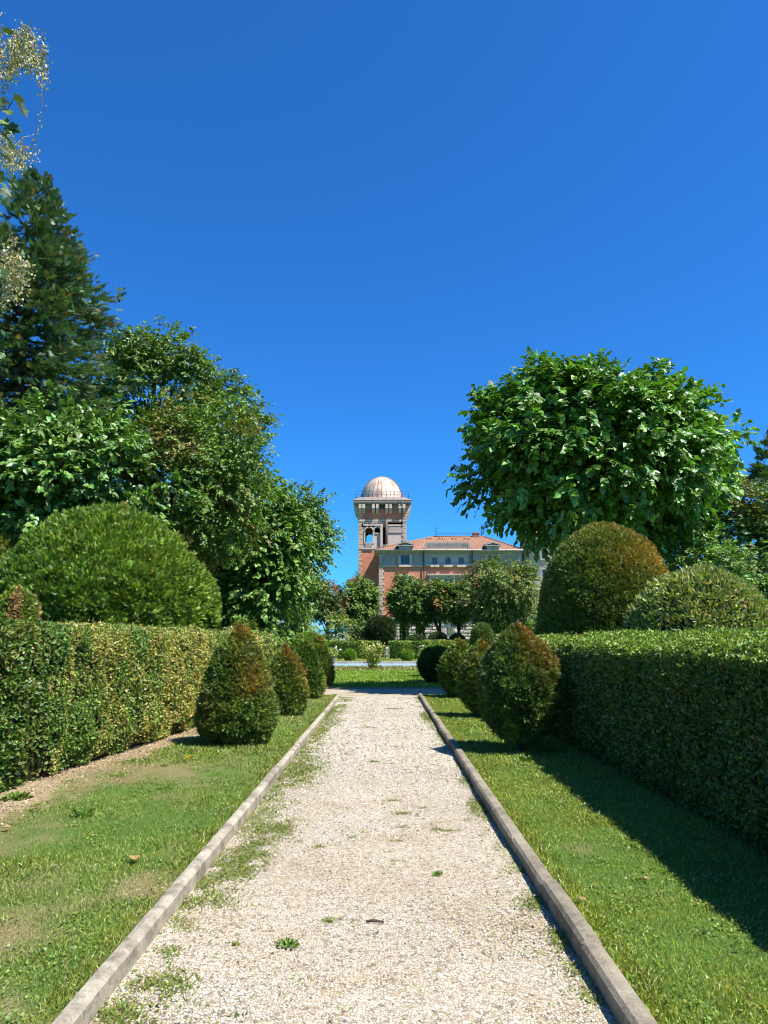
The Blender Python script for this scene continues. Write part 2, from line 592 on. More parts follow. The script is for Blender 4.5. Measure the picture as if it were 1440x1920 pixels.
def clipped(name, label, cat, c, prof, n, size, tmpl, mat, tintf, parent=None, group=None, lump=.08, freq=2.2, up=.3, rnd=.55,
            core=.9, sink=.06, trunk=None, seed=0, out=.8, sx=1.0, clump=.06, spiky=.04):
    """a clipped shrub: leaves all over a surface of revolution around a dark twiggy core"""
    r, z, nr, th = profile_sample(prof, n)
    ct, sn = np.cos(th), np.sin(th)
    P = np.stack([c[0] + r * ct, c[1] + r * sn, c[2] + z], 1)
    N = np.stack([nr[:, 0] * ct, nr[:, 0] * sn, nr[:, 1]], 1)
    lm = (fbm(P * freq, seed + 5) - .5) * 2 * lump + (vnoise(P * freq * 4.2, seed + 6) - .55) * clump
    P = P + N * (lm - np.abs(RNG.normal(size=n)) * sink)[:, None]
    spk = RNG.random(n) < spiky
    P = P + N * (spk * .5 * size * RNG.random(n))[:, None]
    tint = tintf(P - np.array(c), N, lm / max(lump, 1e-4))
    rnd = np.where(spk, .25, rnd)[:, None]
    A = norm(N * out + np.array([0, 0, up]) + rnd * RNG.normal(size=(n, 3)))
    LN = norm(N * .7 + np.array([0, 0, .35]) + .6 * RNG.normal(size=(n, 3)))
    g = Geo()
    g.inst(tmpl, P, A, LN, size * (.65 + .7 * RNG.random(n)), tint, 0)
    zc = (prof[0][1] + prof[-1][1]) / 2
    pc = [(rr * core, zc + (zz - zc) * (core + .03)) for rr, zz in prof]
    if pc[-1][0] > .001:
        pc.append((.001, pc[-1][1]))
    if pc[0][0] > .001:
        pc.insert(0, (.001, pc[0][1]))
    g.lathe(pc, c, 28, 1, True, lump)
    if trunk:
        root = empty(name, (c[0], c[1], 0), label, cat, group)
        g.build('foliage', [mat, MAT['core']], root)
        t = Geo()
        for k in range(trunk[1]):
            a = 2.4 * k
            o = .5 * trunk[0] * (k > 0)
            t.tube([(c[0] + o * math.cos(a), c[1] + o * math.sin(a), -.05), (c[0] + 1.6 * o * math.cos(a), c[1] + 1.6 * o * math.sin(a), prof[0][1] * .7),
                    (c[0] + 2.4 * o * math.cos(a), c[1] + 2.4 * o * math.sin(a), prof[0][1] + .4)], [trunk[0] * 1.15, trunk[0], trunk[0] * .85], 9)
        t.build('trunk', MAT['bark'], root)
        return root
    return tag(g.build(name, [mat, MAT['core']], parent), label, cat, group)


def tree(name, label, cat, base, cen, rad, nclump, cr, nleaf, lsize, tmpl, mat, base_tint, var=.28, tr=.2, tip=None, droop=.0, group=None,
         nbr=14, rnd=.6, sprouts=0, hollow=.45, keep=None, up=.75, patches=None):
    """a tapered trunk with limbs, leaf clumps spread through an uneven crown"""
    bx_, by_ = base
    cen, rad = np.array(cen, float), np.array(rad, float)
    d = rdir(nclump)
    d[:, 1] = np.where(RNG.random(nclump) < .35, -np.abs(d[:, 1]), d[:, 1])
    f = hollow + (1 - hollow) * RNG.random(nclump) ** .6
    CC = cen + d * rad * f[:, None] * (.86 + .28 * RNG.random((nclump, 1)))
    if keep is not None:
        CC = CC[keep(CC)]
    if sprouts:
        a = RNG.random(sprouts) * 2 * math.pi
        q = RNG.random(sprouts) * .8
        top = cen + np.stack([q * np.cos(a) * rad[0], q * np.sin(a) * rad[1], np.sqrt(1 - q * q) * rad[2] * 1.06], 1)
        CC = np.concatenate([CC, top])
    nclump = len(CC)
    crr = cr * (.6 + .8 * RNG.random(nclump))
    if sprouts:
        crr[-sprouts:] = cr * .38
    w = crr ** 2
    per = 9
    nt_ = max(8, nleaf // per)
    nleaf = nt_ * per
    kt = RNG.choice(nclump, nt_, p=w / w.sum())
    u = rdir(nt_)
    To = CC[kt] + u * (crr[kt] * RNG.random(nt_) ** .45 * .8)[:, None] * np.array([1, 1, .72])
    ot = norm((To - cen) / rad)
    Td = norm(.75 * ot + .45 * u + np.array([0, 0, .05 - droop]) + .35 * RNG.normal(size=(nt_, 3)))
    Tn = norm(np.array([0, 0, 1.0]) * up + .45 * ot + .38 * RNG.normal(size=(nt_, 3)))
    Ts = norm(np.cross(Td, Tn))
    Tl = lsize * (2.1 + 1.4 * RNG.random(nt_))
    k = np.repeat(kt, per)
    fr = np.tile(np.linspace(0, 1, per), nt_)
    sd = np.tile(np.where(np.arange(per) % 2 == 0, 1, -1), nt_)
    rp = lambda a: np.repeat(a, per, 0)
    P = rp(To) + rp(Td) * (rp(Tl) * fr)[:, None] + np.array([0, 0, -1.0]) * (rp(Tl) * .28 * fr ** 2)[:, None] + .12 * lsize * RNG.normal(size=(nleaf, 3))
    oc = norm((P - cen) / rad)
    LN = norm(rp(Tn) + rnd * .5 * RNG.normal(size=(nleaf, 3)))
    A = norm(rp(Td) * (.35 + .6 * fr)[:, None] + rp(Ts) * (sd * .8)[:, None] + np.array([0, 0, -.25 - droop]) + .3 * RNG.normal(size=(nleaf, 3)))
    tint = tints(nleaf, base_tint, var)
    cl = (.85 + .3 * RNG.random(nclump))[k] * np.repeat(.85 + .3 * RNG.random(nt_), per)
    tint = tint * cl[:, None]
    if tip is not None:
        tw = sstep(.55, .8, vnoise(P * .9, 8)) * sstep(.5, 1.0, np.linalg.norm((P - cen) / rad, axis=1))
        tint = tint * (1 - tw[:, None]) + tints(nleaf, tip, .25) * tw[:, None]
    root = empty(name, (bx_, by_, 0), label, cat, group)
    g = Geo()
    g.inst(tmpl, P, A, LN, lsize * (.6 + .75 * RNG.random(nleaf)), tint)
    g.build('crown', mat, root)
    t = Geo()
    top = cen + np.array([0, 0, rad[2] * .45])
    zs = np.linspace(0, 1, 7)
    wob = np.stack([np.sin(zs * 5 + bx_), np.cos(zs * 4 + by_), 0 * zs], 1) * tr * .5
    pts = np.array([bx_, by_, -.1])[None, :] * (1 - zs[:, None]) + top[None, :] * zs[:, None] + wob
    t.tube(pts, tr * (1.15 - .95 * zs), 10)
    for j in RNG.choice(nclump, min(nbr, nclump), replace=False):
        e = CC[j]
        zf = np.clip(.25 + .5 * (e[2] - cen[2] + rad[2]) / (2 * rad[2]), .2, .85)
        s0 = pts[0] * (1 - zf) + pts[-1] * zf
        s0[2] = min(s0[2], e[2])
        mid = s0 * .45 + e * .55 + np.array([0, 0, .12 * np.linalg.norm(e - s0)])
        t.tube([s0, (s0 * .6 + mid * .4 + [0, 0, .05]), mid, e], [tr * .42, tr * .34, tr * .22, tr * .07], 6)
    t.build('trunk', MAT['bark'], root)
    return root


def hedge(name, label, pts, width, h0, h1, n, size, tmpl, mat, tintf, side, group=None, seed=0, lod=1.0, topfrac=.33, amp=.07, rnd=.8, drp=0.0, bottom=.1, slope=.0, shoots=16, holes=()):
    """clipped hedge along a polyline; side=+1 when the face towards the path is on the +x side.
    h0 / h1: height of the front and back top edges"""
    pts = np.array(pts, float)
    seg = np.diff(pts, axis=0)
    ln = np.hypot(seg[:, 0], seg[:, 1])
    cum = np.concatenate([[0], np.cumsum(ln)])
    # sample along with density falling off with distance
    m = n * 3
    s_ = RNG.random(m) * cum[-1]
    xx = np.interp(s_, cum, pts[:, 0])
    yy = np.interp(s_, cum, pts[:, 1])
    dist = np.hypot(xx, yy)
    pr = np.clip((pts[:, 1].min() + 2.0) / dist, .02, 1) ** lod
    ok = RNG.random(m) < pr
    s_, xx, yy, dist = s_[ok][:n], xx[ok][:n], yy[ok][:n], dist[ok][:n]
    n = len(s_)
    k = np.clip(np.searchsorted(cum, s_) - 1, 0, len(ln) - 1)
    dirs = seg[k] / ln[k][:, None]
    fn = np.stack([dirs[:, 1] * side, -dirs[:, 0] * side], 1)
    fn *= np.where((fn[:, 0] * side) < 0, -1, 1)[:, None]
    q = RNG.random(n)
    fr = q < (1 - topfrac - .06)
    tp = (q >= (1 - topfrac - .06)) & (q < .94)
    z = np.where(fr, bottom + (h0 - bottom) * RNG.random(n), 0)
    off = np.where(fr, -slope * (h0 - z) * 0 , 0.0)
    wpos = RNG.random(n)
    z = np.where(tp, h0 + (h1 - h0) * np.clip(wpos * 2.2, 0, 1), z)
    off = np.where(tp, -width * wpos, off)
    bk = ~(fr | tp)
    z = np.where(bk, h1 * RNG.random(n), z)
    off = np.where(bk, -width, off)
    # rounded front top edge and undercut foot
    e = np.clip((z - (h0 - .16)) / .16, 0, 1)
    off = off - np.where(fr, .10 * e * e, 0)
    e2 = np.clip(wpos * width / .18, 0, 1)
    z = z - np.where(tp, .06 * (1 - e2) ** 2, 0)
    foot = np.clip((.32 - z) / .32, 0, 1)
    off = off - np.where(fr, .13 * foot, 0)
    N = np.stack([np.where(tp, 0, fn[:, 0]), np.where(tp, 0, fn[:, 1]), np.where(tp, 1, 0)], 1)
    N[bk] *= -1
    N[fr & (e > 0)] += np.array([0, 0, 1]) * e[fr & (e > 0)][:, None]
    N = norm(N)
    P = np.stack([xx + fn[:, 0] * off, yy + fn[:, 1] * off, z], 1)
    for hs_, hz_, hr_ in holes:
        dd = np.hypot((s_ - hs_) / hr_, (z - hz_) / (hr_ * .75)) + .9 * (vnoise(P * 9, 3) - .5)
        kp = ~(fr & (dd < 1) & (RNG.random(n) < .93))
        s_, xx, yy, dist, fn, fr, tp, bk, z, off, e, N, P = [a_[kp] for a_ in (s_, xx, yy, dist, fn, fr, tp, bk, z, off, e, N, P)]
        n = len(s_)
    lm = (fbm(P * np.array([1.3, 1.3, 1.5]), seed) - .5) * 2 * amp + (vnoise(P * 6, seed + 4) - .5) * amp
    P = P + N * (lm - np.abs(RNG.normal(size=n)) * .05 + .01)[:, None]
    P[:, 2] = np.maximum(P[:, 2], .03)
    loc = np.stack([s_, -off, z], 1)
    tint, szk = tintf(P, loc, N, lm)
    A = norm(.55 * N + np.array([0, 0, .25 - drp]) + rnd * RNG.normal(size=(n, 3)))
    LN = norm(.9 * N + np.array([0, 0, .25]) + .55 * RNG.normal(size=(n, 3)))
    S = size * szk * (.6 + .8 * RNG.random(n)) * np.clip(dist / 7, .9, 3.0) ** .55
    g = Geo()
    g.inst(tmpl, P, A, LN, S, tint)
    # dark inner mass
    for i in range(len(pts) - 1):
        a, b = pts[i], pts[i + 1]
        d = seg[i] / ln[i]
        f = np.array([d[1], -d[0]]) * side
        f = f if f[0] * side > 0 else -f
        L = max(2, int(ln[i] / .5))
        ti = np.linspace(0, 1, L + 1)
        V, F = [], []
        prof = [(-.16, 0.02), (-.09, .35), (-.08, h0 - .2), (-.2, h0 - .09), (-width * .5, h1 - .1), (-width + .1, h1 - .12), (-width + .1, 0.02)]
        for t_ in ti:
            c = a * (1 - t_) + b * t_
            for o_, z_ in prof:
                V.append((c[0] + f[0] * o_, c[1] + f[1] * o_, z_))
        V = np.array(V)
        V[:, :2] += f[None, :] * (((fbm(V * np.array([1.3, 1.3, 1.5]), seed) - .5) * 2 * amp))[:, None]
        mm = len(prof)
        for j in range(L):
            for q_ in range(mm - 1):
                F.append((j * mm + q_, (j + 1) * mm + q_, (j + 1) * mm + q_ + 1, j * mm + q_ + 1))
        F.append(tuple(range(mm)))
        F.append(tuple(L * mm + q_ for q_ in range(mm))[::-1])
        g.poly(V, F, 1, True)
    # stray shoots growing out of the clipped top and face
    ns = int(cum[-1] * shoots)
    ss = cum[-1] * RNG.random(ns) ** 1.3
    cx, cy = np.interp(ss, cum, pts[:, 0]), np.interp(ss, cum, pts[:, 1])
    face = RNG.random(ns) < .35
    wq = np.where(face, -.02, RNG.random(ns) * width * .9)
    zz0 = np.where(face, .3 + (h0 - .4) * RNG.random(ns), h0 + (h1 - h0) * np.clip(wq / width * 2.2, 0, 1) - .03)
    ll = .05 + .13 * RNG.random(ns) ** 2
    dv = norm(np.stack([np.where(face, .9 * side, 0), 0 * ss, np.where(face, .35, 1.0)], 1) + .35 * RNG.normal(size=(ns, 3)))
    q9 = np.tile(np.linspace(.1, 1, 8), ns)
    Ps = np.repeat(np.stack([cx - side * wq, cy, zz0], 1), 8, 0) + np.repeat(dv * ll[:, None], 8, 0) * q9[:, None]
    ts, _ = tintf(Ps, np.stack([np.repeat(ss, 8), 0 * q9, Ps[:, 2]], 1), Ps, 0)
    g.inst(tmpl, Ps, np.repeat(dv, 8, 0) + .8 * RNG.normal(size=(ns * 8, 3)), rdir(ns * 8) + np.array([0, 0, .5]), size * (.7 + .5 * RNG.random(ns * 8)), np.clip(ts * 1.15, 0, .9))
    # leaves over the two ends
    for end, sg in ((0, -1), (-1, 1)):
        c = pts[end]
        d = seg[end] / ln[end] * sg
        f = np.array([seg[end][1], -seg[end][0]]) / ln[end] * side
        f = f if f[0] * side > 0 else -f
        ne = max(200, int(n * .02))
        w_, z_ = RNG.random(ne) * width, RNG.random(ne) * h0
        Pe = np.stack([c[0] - f[0] * w_ + d[0] * .03, c[1] - f[1] * w_ + d[1] * .03, z_], 1)
        Ne = np.tile(np.array([d[0], d[1], 0.1]), (ne, 1))
        te, se = tintf(Pe, np.stack([np.full(ne, cum[end]), w_, z_], 1), Ne, np.zeros(ne))
        de = math.hypot(*c)
        g.inst(tmpl, Pe, norm(Ne * .5 + .8 * RNG.normal(size=(ne, 3))), norm(Ne + .5 * RNG.normal(size=(ne, 3))), size * se * max(de / 7, .9) ** .8 * 1.3, te)
    return tag(g.build(name, [mat, MAT['core']]), label, 'hedge', group)


# ------------------------------------------------------------------ the ground
def sheet(name, x0, x1, y0, y1, z, mat, label, cat, nx=1, ny=1, amp=0, kind='structure', seed=0):
    xs, ys = np.linspace(x0, x1, nx + 1), np.linspace(y0, y1, ny + 1)
    X, Y = np.meshgrid(xs, ys)
    V = np.stack([X.ravel(), Y.ravel(), np.full(X.size, z)], 1)
    if amp:
        V[:, 2] += amp * (fbm(V * .9, seed) - .5) * 2
    F = [(j * (nx + 1) + i, j * (nx + 1) + i + 1, (j + 1) * (nx + 1) + i + 1, (j + 1) * (nx + 1) + i) for j in range(ny) for i in range(nx)]
    return tag(Geo().poly(V, F, 0, True).build(name, mat), label, cat, None, kind)


def foot_x(y):
    return np.interp(y, [2, 7, 12, 24], [-4.15, -3.78, -3.2, -3.12])


def soilness(P):
    w = .0 + .55 * fbm(P * np.array([1.1, 1.1, 0]), 24) + .35 * np.clip((8.5 - P[:, 1]) / 3, 0, 1)
    d = P[:, 0] - foot_x(P[:, 1]) + .35 * (fbm(P * np.array([6, 6, 0]), 25) - .5)
    left = sstep(.12, -.12, d - w) * (P[:, 0] < -1) * sstep(19, 12, P[:, 1])
    spots = sstep(.70, .80, fbm(P * np.array([2.0, 2.0, 0]), 26)) * .6
    return np.maximum(left, spots * .25)


def dryness(P):
    a = fbm(P * np.array([.55, .55, 0]), 21)
    b = fbm(P * np.array([2.4, 2.4, 0]), 22)
    d = .55 * a + .45 * b
    edge = np.clip((-2.4 - P[:, 0]) / 1.3, 0, 1) * np.clip((13 - P[:, 1]) / 6, 0, 1)
    return sstep(.48, .72, d + .22 * edge - np.where(P[:, 0] > 0, .17, 0))


def strip(x0, x1, z, label, seed):
    xs, ys = np.linspace(x0, x1, 150), np.linspace(-4, PEND - .05, 380)
    X, Y = np.meshgrid(xs, ys)
    V = np.stack([X.ravel(), Y.ravel(), np.full(X.size, z)], 1)
    V[:, 2] += .018 * (fbm(V * .9, seed) - .5) * 2
    c = np.zeros((len(V), 3))
    c[:, 0] = .72 * dryness(V)
    c[:, 1] = soilness(V)
    a = np.arange(149)[None, :] + 150 * np.arange(379)[:, None]
    F = np.stack([a, a + 1, a + 151, a + 150], -1).reshape(-1)
    o = Geo().add(V, F, np.full(149 * 379, 4), 0, c, True).build('lawn', MAT['lawn'])
    return tag(o, label, 'lawn', None, 'structure')


sheet('ground', -4500, 4500, -300, 6000, -.012, MAT['far_lawn'], 'wide green lawn stretching out to the villa and beyond', 'ground')
PX0, PX1, PEND = -1.205, .955, 20.4
sheet('gravel_path', PX0 - .03, PX1 + .03, -6, PEND + .02, .004, MAT['gravel'], 'straight pale gravel path running between two stone kerbs', 'path', 14, 120, .012)
sheet('cross_path', -16, 16, PEND, 24.0, -.004, MAT['gravel'], 'gravel path crossing in the tree shade before the lawn', 'path', 30, 8, .004)
strip(-8, PX0 - .06, .06, 'patchy sun-dried lawn strip between left kerb and ivy hedge', 2)
strip(PX1 + .06, 8, .055, 'green lawn strip half shaded by the right hedge', 5)
sheet('flower_bed', -14, 14, 37.5, 42.6, -.004, MAT['dry_bed'], 'dry weedy bed in front of the blue pool', 'flower bed', 20, 6, .0)
# lawn beyond the cross path is the ground sheet; it has a low stone edge
g = Geo()
g.box(-16, 16, 24.0, 24.12, -.02, .035)
tag(g.build('kerb', MAT['kerb_dark']), 'low dark stone edging where far lawn meets cross path', 'kerb', None, 'structure')
def kerb(x0, x1, top, mat, label, seed):
    """one long kerb, its stones marked by shallow joints"""
    V, F, y = [], [], -4.0
    rings = []
    rr = random.Random(seed)
    while y < PEND:
        ln = rr.uniform(.85, 1.15)
        dx, dz = rr.uniform(-.007, .007), rr.uniform(-.009, .009)
        for k, t in enumerate((0.0, .012, .25, .5, .75, .988)):
            rings.append((y + ln * t, dx + rr.uniform(-.0015, .0015), dz + rr.uniform(-.0015, .0015), .015 if k == 0 else 0))
        y += ln
    b = .018
    for y, dx, dz, j in rings:
        y = min(y, PEND)
        p = [(x0, -.05), (x0 + j, top - b), (x0 + b + j, top - j), ((x0 + x1) / 2, top - j + .003), (x1 - b - j, top - j), (x1 - j, top - b), (x1, -.05)]
        V += [(px_ + dx, y, (pz + dz) if pz > 0 else pz) for px_, pz in p]
    m = 7
    for r_ in range(len(rings) - 1):
        for i in range(m - 1):
            F.append((r_ * m + i, r_ * m + i + 1, (r_ + 1) * m + i + 1, (r_ + 1) * m + i))
    F.append(tuple((len(rings) - 1) * m + i for i in range(m)))
    return tag(Geo().poly(V, F, 0).build('kerb', mat), label, 'kerb', None, 'structure')


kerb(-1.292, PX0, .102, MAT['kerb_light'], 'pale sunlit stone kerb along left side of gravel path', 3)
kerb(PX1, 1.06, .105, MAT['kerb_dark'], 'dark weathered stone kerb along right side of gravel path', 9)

# loose stones lying on the path
n = 62000
y = 2.2 + 18.2 * RNG.random(n) ** 2.3
x = PX0 + .01 + (PX1 - PX0 - .02) * RNG.random(n)
P = np.stack([x, y, .006 + .010 * (fbm(np.stack([x, y, 0 * x], 1) * .9) - .5) + .003 * RNG.random(n)], 1)
u = RNG.random(n)
base = np.where((u < .045)[:, None], np.array([[.17, .155, .14]]), np.where((u < .09)[:, None], np.array([[.36, .26, .18]]), np.array([[.50, .462, .385]])))
tt = np.clip(base * (1 + .17 * RNG.normal(size=(n, 1))) * (1 + .03 * RNG.normal(size=(n, 3))), .02, .85)
A = RNG.normal(size=(n, 3)) * np.array([1, 1, .25])
S = (.0040 + .0065 * RNG.random(n) ** 2.8) * np.clip(y / 5, 1, 2.2)
g = Geo().inst(OCTA, P, A, np.array([0, 0, 1.0]) + .35 * RNG.normal(size=(n, 3)), S, tt, 0, .6 + .5 * RNG.random(n))
tag(g.build('gravel', MAT['stone_chip']), 'loose pale limestone chippings scattered over the path', 'gravel', None, 'stuff')

# grass blades on the two lawn strips
def grass_patch(g, x0, x1, y0, y1, n, z, hgt, pw):
    y = y0 + (y1 - y0) * RNG.random(n) ** pw
    x = x0 + (x1 - x0) * RNG.random(n)
    P = np.stack([x, y, np.full(n, z)], 1)
    dr = dryness(P)
    so_ = soilness(P)
    ok = ((RNG.random(n) > dr * .12) | (RNG.random(n) < .25)) & ((RNG.random(n) > so_ * .58))
    dr = np.maximum(dr, so_)
    P, dr, y = P[ok], dr[ok], y[ok]
    n = len(P)
    cl = vnoise(P * 5, 31)
    tall = sstep(.6, .85, vnoise(P * 1.6, 33))
    c = lerp((.085, .142, .030), (.155, .205, .055), RNG.random(n))
    c = np.where((x0 > 0), c * np.array([1.24, 1.14, 1.05]), c) * (.75 + .5 * cl)[:, None]
    isdry = RNG.random(n) < np.where(x0 < 0, .20, .08) + .72 * dr
    c[isdry] = lerp((.30, .25, .11), (.44, .37, .20), RNG.random(isdry.sum()))
    A = np.stack([RNG.normal(size=n) * .75, RNG.normal(size=n) * .75, .55 + .5 * RNG.random(n)], 1)
    N = np.stack([RNG.normal(size=n), RNG.normal(size=n), .5 * np.ones(n)], 1)
    S = hgt * (.5 + .8 * RNG.random(n)) * (1 + .5 * tall) * (1 - .3 * dr) * np.where(isdry, .72, 1)
    g.inst(BLADE, P, A, N, S, tints(n, c, .15), 0, np.clip(.75 + .11 * y, 1, 3.5))


rr_l = random.Random(17)
g = Geo()
grass_patch(g, -4.6, PX0 - .08, 2.6, 9.5, 170000, .055, .031, 1.5)
grass_patch(g, -3.6, PX0 - .08, 9.0, 20.3, 38000, .055, .045, 1.3)
grass_patch(g, PX1 + .10, 3.3, 2.6, 9.5, 150000, .05, .031, 1.5)
grass_patch(g, PX1 + .10, 3.2, 9.0, 20.3, 32000, .05, .045, 1.3)
grass_patch(g, PX0 - .22, PX0 - .085, 2.6, 20.3, 13000, .06, .038, 1.5)
grass_patch(g, PX1 + .11, PX1 + .24, 2.6, 20.3, 11000, .06, .038, 1.5)
tag(g.build('grass', MAT['grass']), 'short green and straw coloured grass on the lawn strips', 'grass', None, 'stuff')
g = Geo()
n = 60000
y = 24.2 + 15 * RNG.random(n) ** 1.2
x = -7 + 14 * RNG.random(n)
P = np.stack([x, y, np.full(n, -.02)], 1)
c = lerp((.09, .18, .03), (.17, .26, .05), vnoise(P * 1.5, 4))
g.inst(BLADE, P, np.stack([RNG.normal(size=n) * .6, RNG.normal(size=n) * .6, np.ones(n)], 1), rdir(n), .06 + .05 * RNG.random(n), tints(n, c, .2), 0, 3.2)
n = 16000
y = 37.6 + 5 * RNG.random(n)
x = -7 + 14 * RNG.random(n)
P = np.stack([x, y, np.full(n, -.02)], 1)
c = np.where((RNG.random(n) < .5)[:, None], np.array([[.32, .25, .13]]), np.array([[.11, .17, .04]]))
g.inst(BLADE, P, np.stack([RNG.normal(size=n) * .7, RNG.normal(size=n) * .7, np.ones(n)], 1), rdir(n), (.05 + .17 * RNG.random(n) ** 2), tints(n, c, .2), 0, 2.6)
n = 26000
y = 49.2 + 11 * RNG.random(n)
x = -9 + 16 * RNG.random(n)
P = np.stack([x, y, np.full(n, -.02)], 1)
c = lerp((.12, .2, .04), (.3, .27, .12), vnoise(P * .8, 6))
g.inst(BLADE, P, np.stack([RNG.normal(size=n) * .7, RNG.normal(size=n) * .7, np.ones(n)], 1), rdir(n), (.06 + .1 * RNG.random(n) ** 2), tints(n, c, .2), 0, 3.6)
tag(g.build('grass', MAT['grass']), 'sunny green grass on the lawn around the pool', 'grass', None, 'stuff')

# clover and plantain growing in the lawn
Ps = []
for _ in range(420):
    y_ = 2.8 + 13 * rr_l.random() ** 1.5
    x_ = rr_l.uniform(-3.5, PX0 - .12) if rr_l.random() < .55 else rr_l.uniform(PX1 + .15, 2.5)
    k = rr_l.randint(20, 110)
    w_ = rr_l.uniform(.03, .12)
    Ps.append(np.stack([x_ + RNG.normal(size=k) * w_, y_ + RNG.normal(size=k) * w_, np.full(k, .068) + .012 * RNG.random(k)], 1))
P = np.concatenate(Ps)
P = P[(soilness(P) < .4) & ((P[:, 0] < PX0 - .1) | (P[:, 0] > PX1 + .12))]
n = len(P)
c = lerp((.045, .10, .022), (.13, .19, .05), vnoise(P * 3, 61))
g = Geo().inst(LEAF, P, RNG.normal(size=(n, 3)) * np.array([1, 1, .4]) + np.array([0, 0, .25]), np.array([0, 0, 1.0]) + .45 * RNG.normal(size=(n, 3)), (.009 + .014 * RNG.random(n) ** 2) * np.clip(P[:, 1] / 6, 1, 1.8), tints(n, c, .2), 0, 1.25)
tag(g.build('clover', MAT['leaf']), 'small round-leaved clover scattered through the lawn', 'clover', None, 'stuff')

# dead leaves and crumbs of earth on the bare strip under the left hedge
n = 26000
y = 3 + 16 * RNG.random(n) ** 1.4
P = np.stack([foot_x(y) - .35 + 1.2 * RNG.random(n) ** 1.3, y, np.full(n, .075)], 1)
P = P[RNG.random(n) < .12 + .9 * soilness(P)]
n = len(P)
g = Geo()
hf = RNG.random(n) < .55
c = lerp((.22, .15, .08), (.46, .37, .23), RNG.random(n))
g.inst(LEAF, P[hf], RNG.normal(size=(hf.sum(), 3)) * np.array([1, 1, .3]), np.array([0, 0, 1.0]) + .5 * RNG.normal(size=(hf.sum(), 3)), .014 + .02 * RNG.random(hf.sum()) ** 2, c[hf] * (.6 + .8 * RNG.random((hf.sum(), 1))))
hf = ~hf
g.inst(OCTA, P[hf] - np.array([0, 0, .012]), RNG.normal(size=(hf.sum(), 3)) * np.array([1, 1, .3]), np.array([0, 0, 1.0]) + .4 * RNG.normal(size=(hf.sum(), 3)), .005 + .013 * RNG.random(hf.sum()) ** 3, np.array([.34, .26, .16]) * (.6 + .7 * RNG.random((hf.sum(), 1))))
tag(g.build('leaf_litter', MAT['stone_chip']), 'dead leaves and earth crumbs under the left hedge', 'leaf litter', None, 'stuff')

# weeds creeping over the gravel
spots = []
rr = random.Random(5)
for (px_, py_, rx, ry) in [(560, 1450, .28, .9), (470, 1600, .16, .6), (430, 1640, .14, .3), (395, 1690, .20, .22), (330, 1735, .12, .10), (300, 1850, .16, .16), (245, 1880, .12, .12),
                           (520, 1555, .18, .35), (600, 1375, .13, .8), (620, 1335, .12, 1.2), (330, 1700, .12, .12), (310, 1790, .10, .09), (230, 1905, .10, .10),
                           (740, 1402, .07, .05), (745, 1578, .07, .05), (820, 1558, .05, .05), (735, 1503, .07, .04), (752, 1527, .08, .03), (755, 1553, .06, .03), (840, 1560, .10, .04),
                           (905, 1515, .14, .35), (885, 1470, .10, .5), (800, 1345, .10, .9), (540, 1772, .05, .03), (596, 1590, .05, .03), (660, 1572, .04, .03), (615, 1730, .025, .02),
                           (440, 1775, .025, .02), (700, 1430, .08, .04), (690, 1365, .1, .05), (735, 1330, .2, .08), (1000, 1690, .07, .15), (1045, 1760, .05, .2), (1080, 1830, .05, .12),
                           (1015, 1655, .05, .05), (930, 1540, .08, .2), (985, 1635, .05, .1), (870, 1440, .07, .4), (830, 1385, .06, .6), (1110, 1880, .06, .08), (355, 1660, .15, .12)]:
    X_, Y_, _ = at(px_, py_, 5)
    d_ = EYE / math.tan(math.atan((py_ - 960) / FPX) - PITCH)
    X_, Y_, _ = at(px_, py_, d_)
    spots.append((X_, Y_, rx, ry))
Ps, Ss = [], []
for (X_, Y_, rx, ry) in spots:
    k = int(42000 * rx * ry) + 60
    k = min(k, 11000)
    a = RNG.normal(size=(k, 2)) * .5
    Ps.append(np.stack([X_ + a[:, 0] * rx, Y_ + a[:, 1] * ry, np.full(k, .004)], 1))
for _ in range(480):
    X_, Y_ = rr.uniform(PX0 + .05, PX1 - .05), 2.8 + 17 * rr.random() ** 1.4
    k = rr.randint(4, 22)
    Ps.append(np.stack([X_ + RNG.normal(size=k) * .03, Y_ + RNG.normal(size=k) * .03, np.full(k, .004)], 1))
n = 34000
y = 2.6 + 17.6 * RNG.random(n) ** 1.3
x = PX0 + np.abs(RNG.normal(size=n)) * .17
Ps.append(np.stack([x, y, np.full(n, .004)], 1)[fbm(np.stack([x * 3, y * 1.6, 0 * x], 1), 12) > .47])
n = 10000
y = 2.6 + 17.6 * RNG.random(n) ** 1.3
x = PX1 - np.abs(RNG.normal(size=n)) * .09
Ps.append(np.stack([x, y, np.full(n, .004)], 1)[fbm(np.stack([x * 3, y * 1.6, 0 * x], 1), 15) > .52])
P = np.concatenate(Ps)
P = P[(P[:, 0] > PX0) & (P[:, 0] < PX1)]
P = P[RNG.random(len(P)) < -.15 + 1.5 * vnoise(P * 8, 41)]
n = len(P)
g = Geo()
half = RNG.random(n) < .55
c = lerp((.05, .10, .02), (.15, .19, .06), RNG.random(n))
dr = RNG.random(n) < .16
c[dr] = (.30, .23, .12)
c = tints(n, c, .2)
dk = np.clip(P[:, 1] / 6, 1, 2.4)
g.inst(BLADE, P[half], np.stack([RNG.normal(size=half.sum()), RNG.normal(size=half.sum()), .45 + .5 * RNG.random(half.sum())], 1), rdir(half.sum()), .032 * (.5 + .8 * RNG.random(half.sum())), c[half], 0, dk[half])
h2 = ~half
g.inst(LEAF, P[h2] + np.array([0, 0, .008]), RNG.normal(size=(h2.sum(), 3)) * np.array([1, 1, .35]), np.array([0, 0, 1.0]) + .4 * RNG.normal(size=(h2.sum(), 3)), .017 * (.6 + .8 * RNG.random(h2.sum())) * dk[h2] ** .6, c[h2])
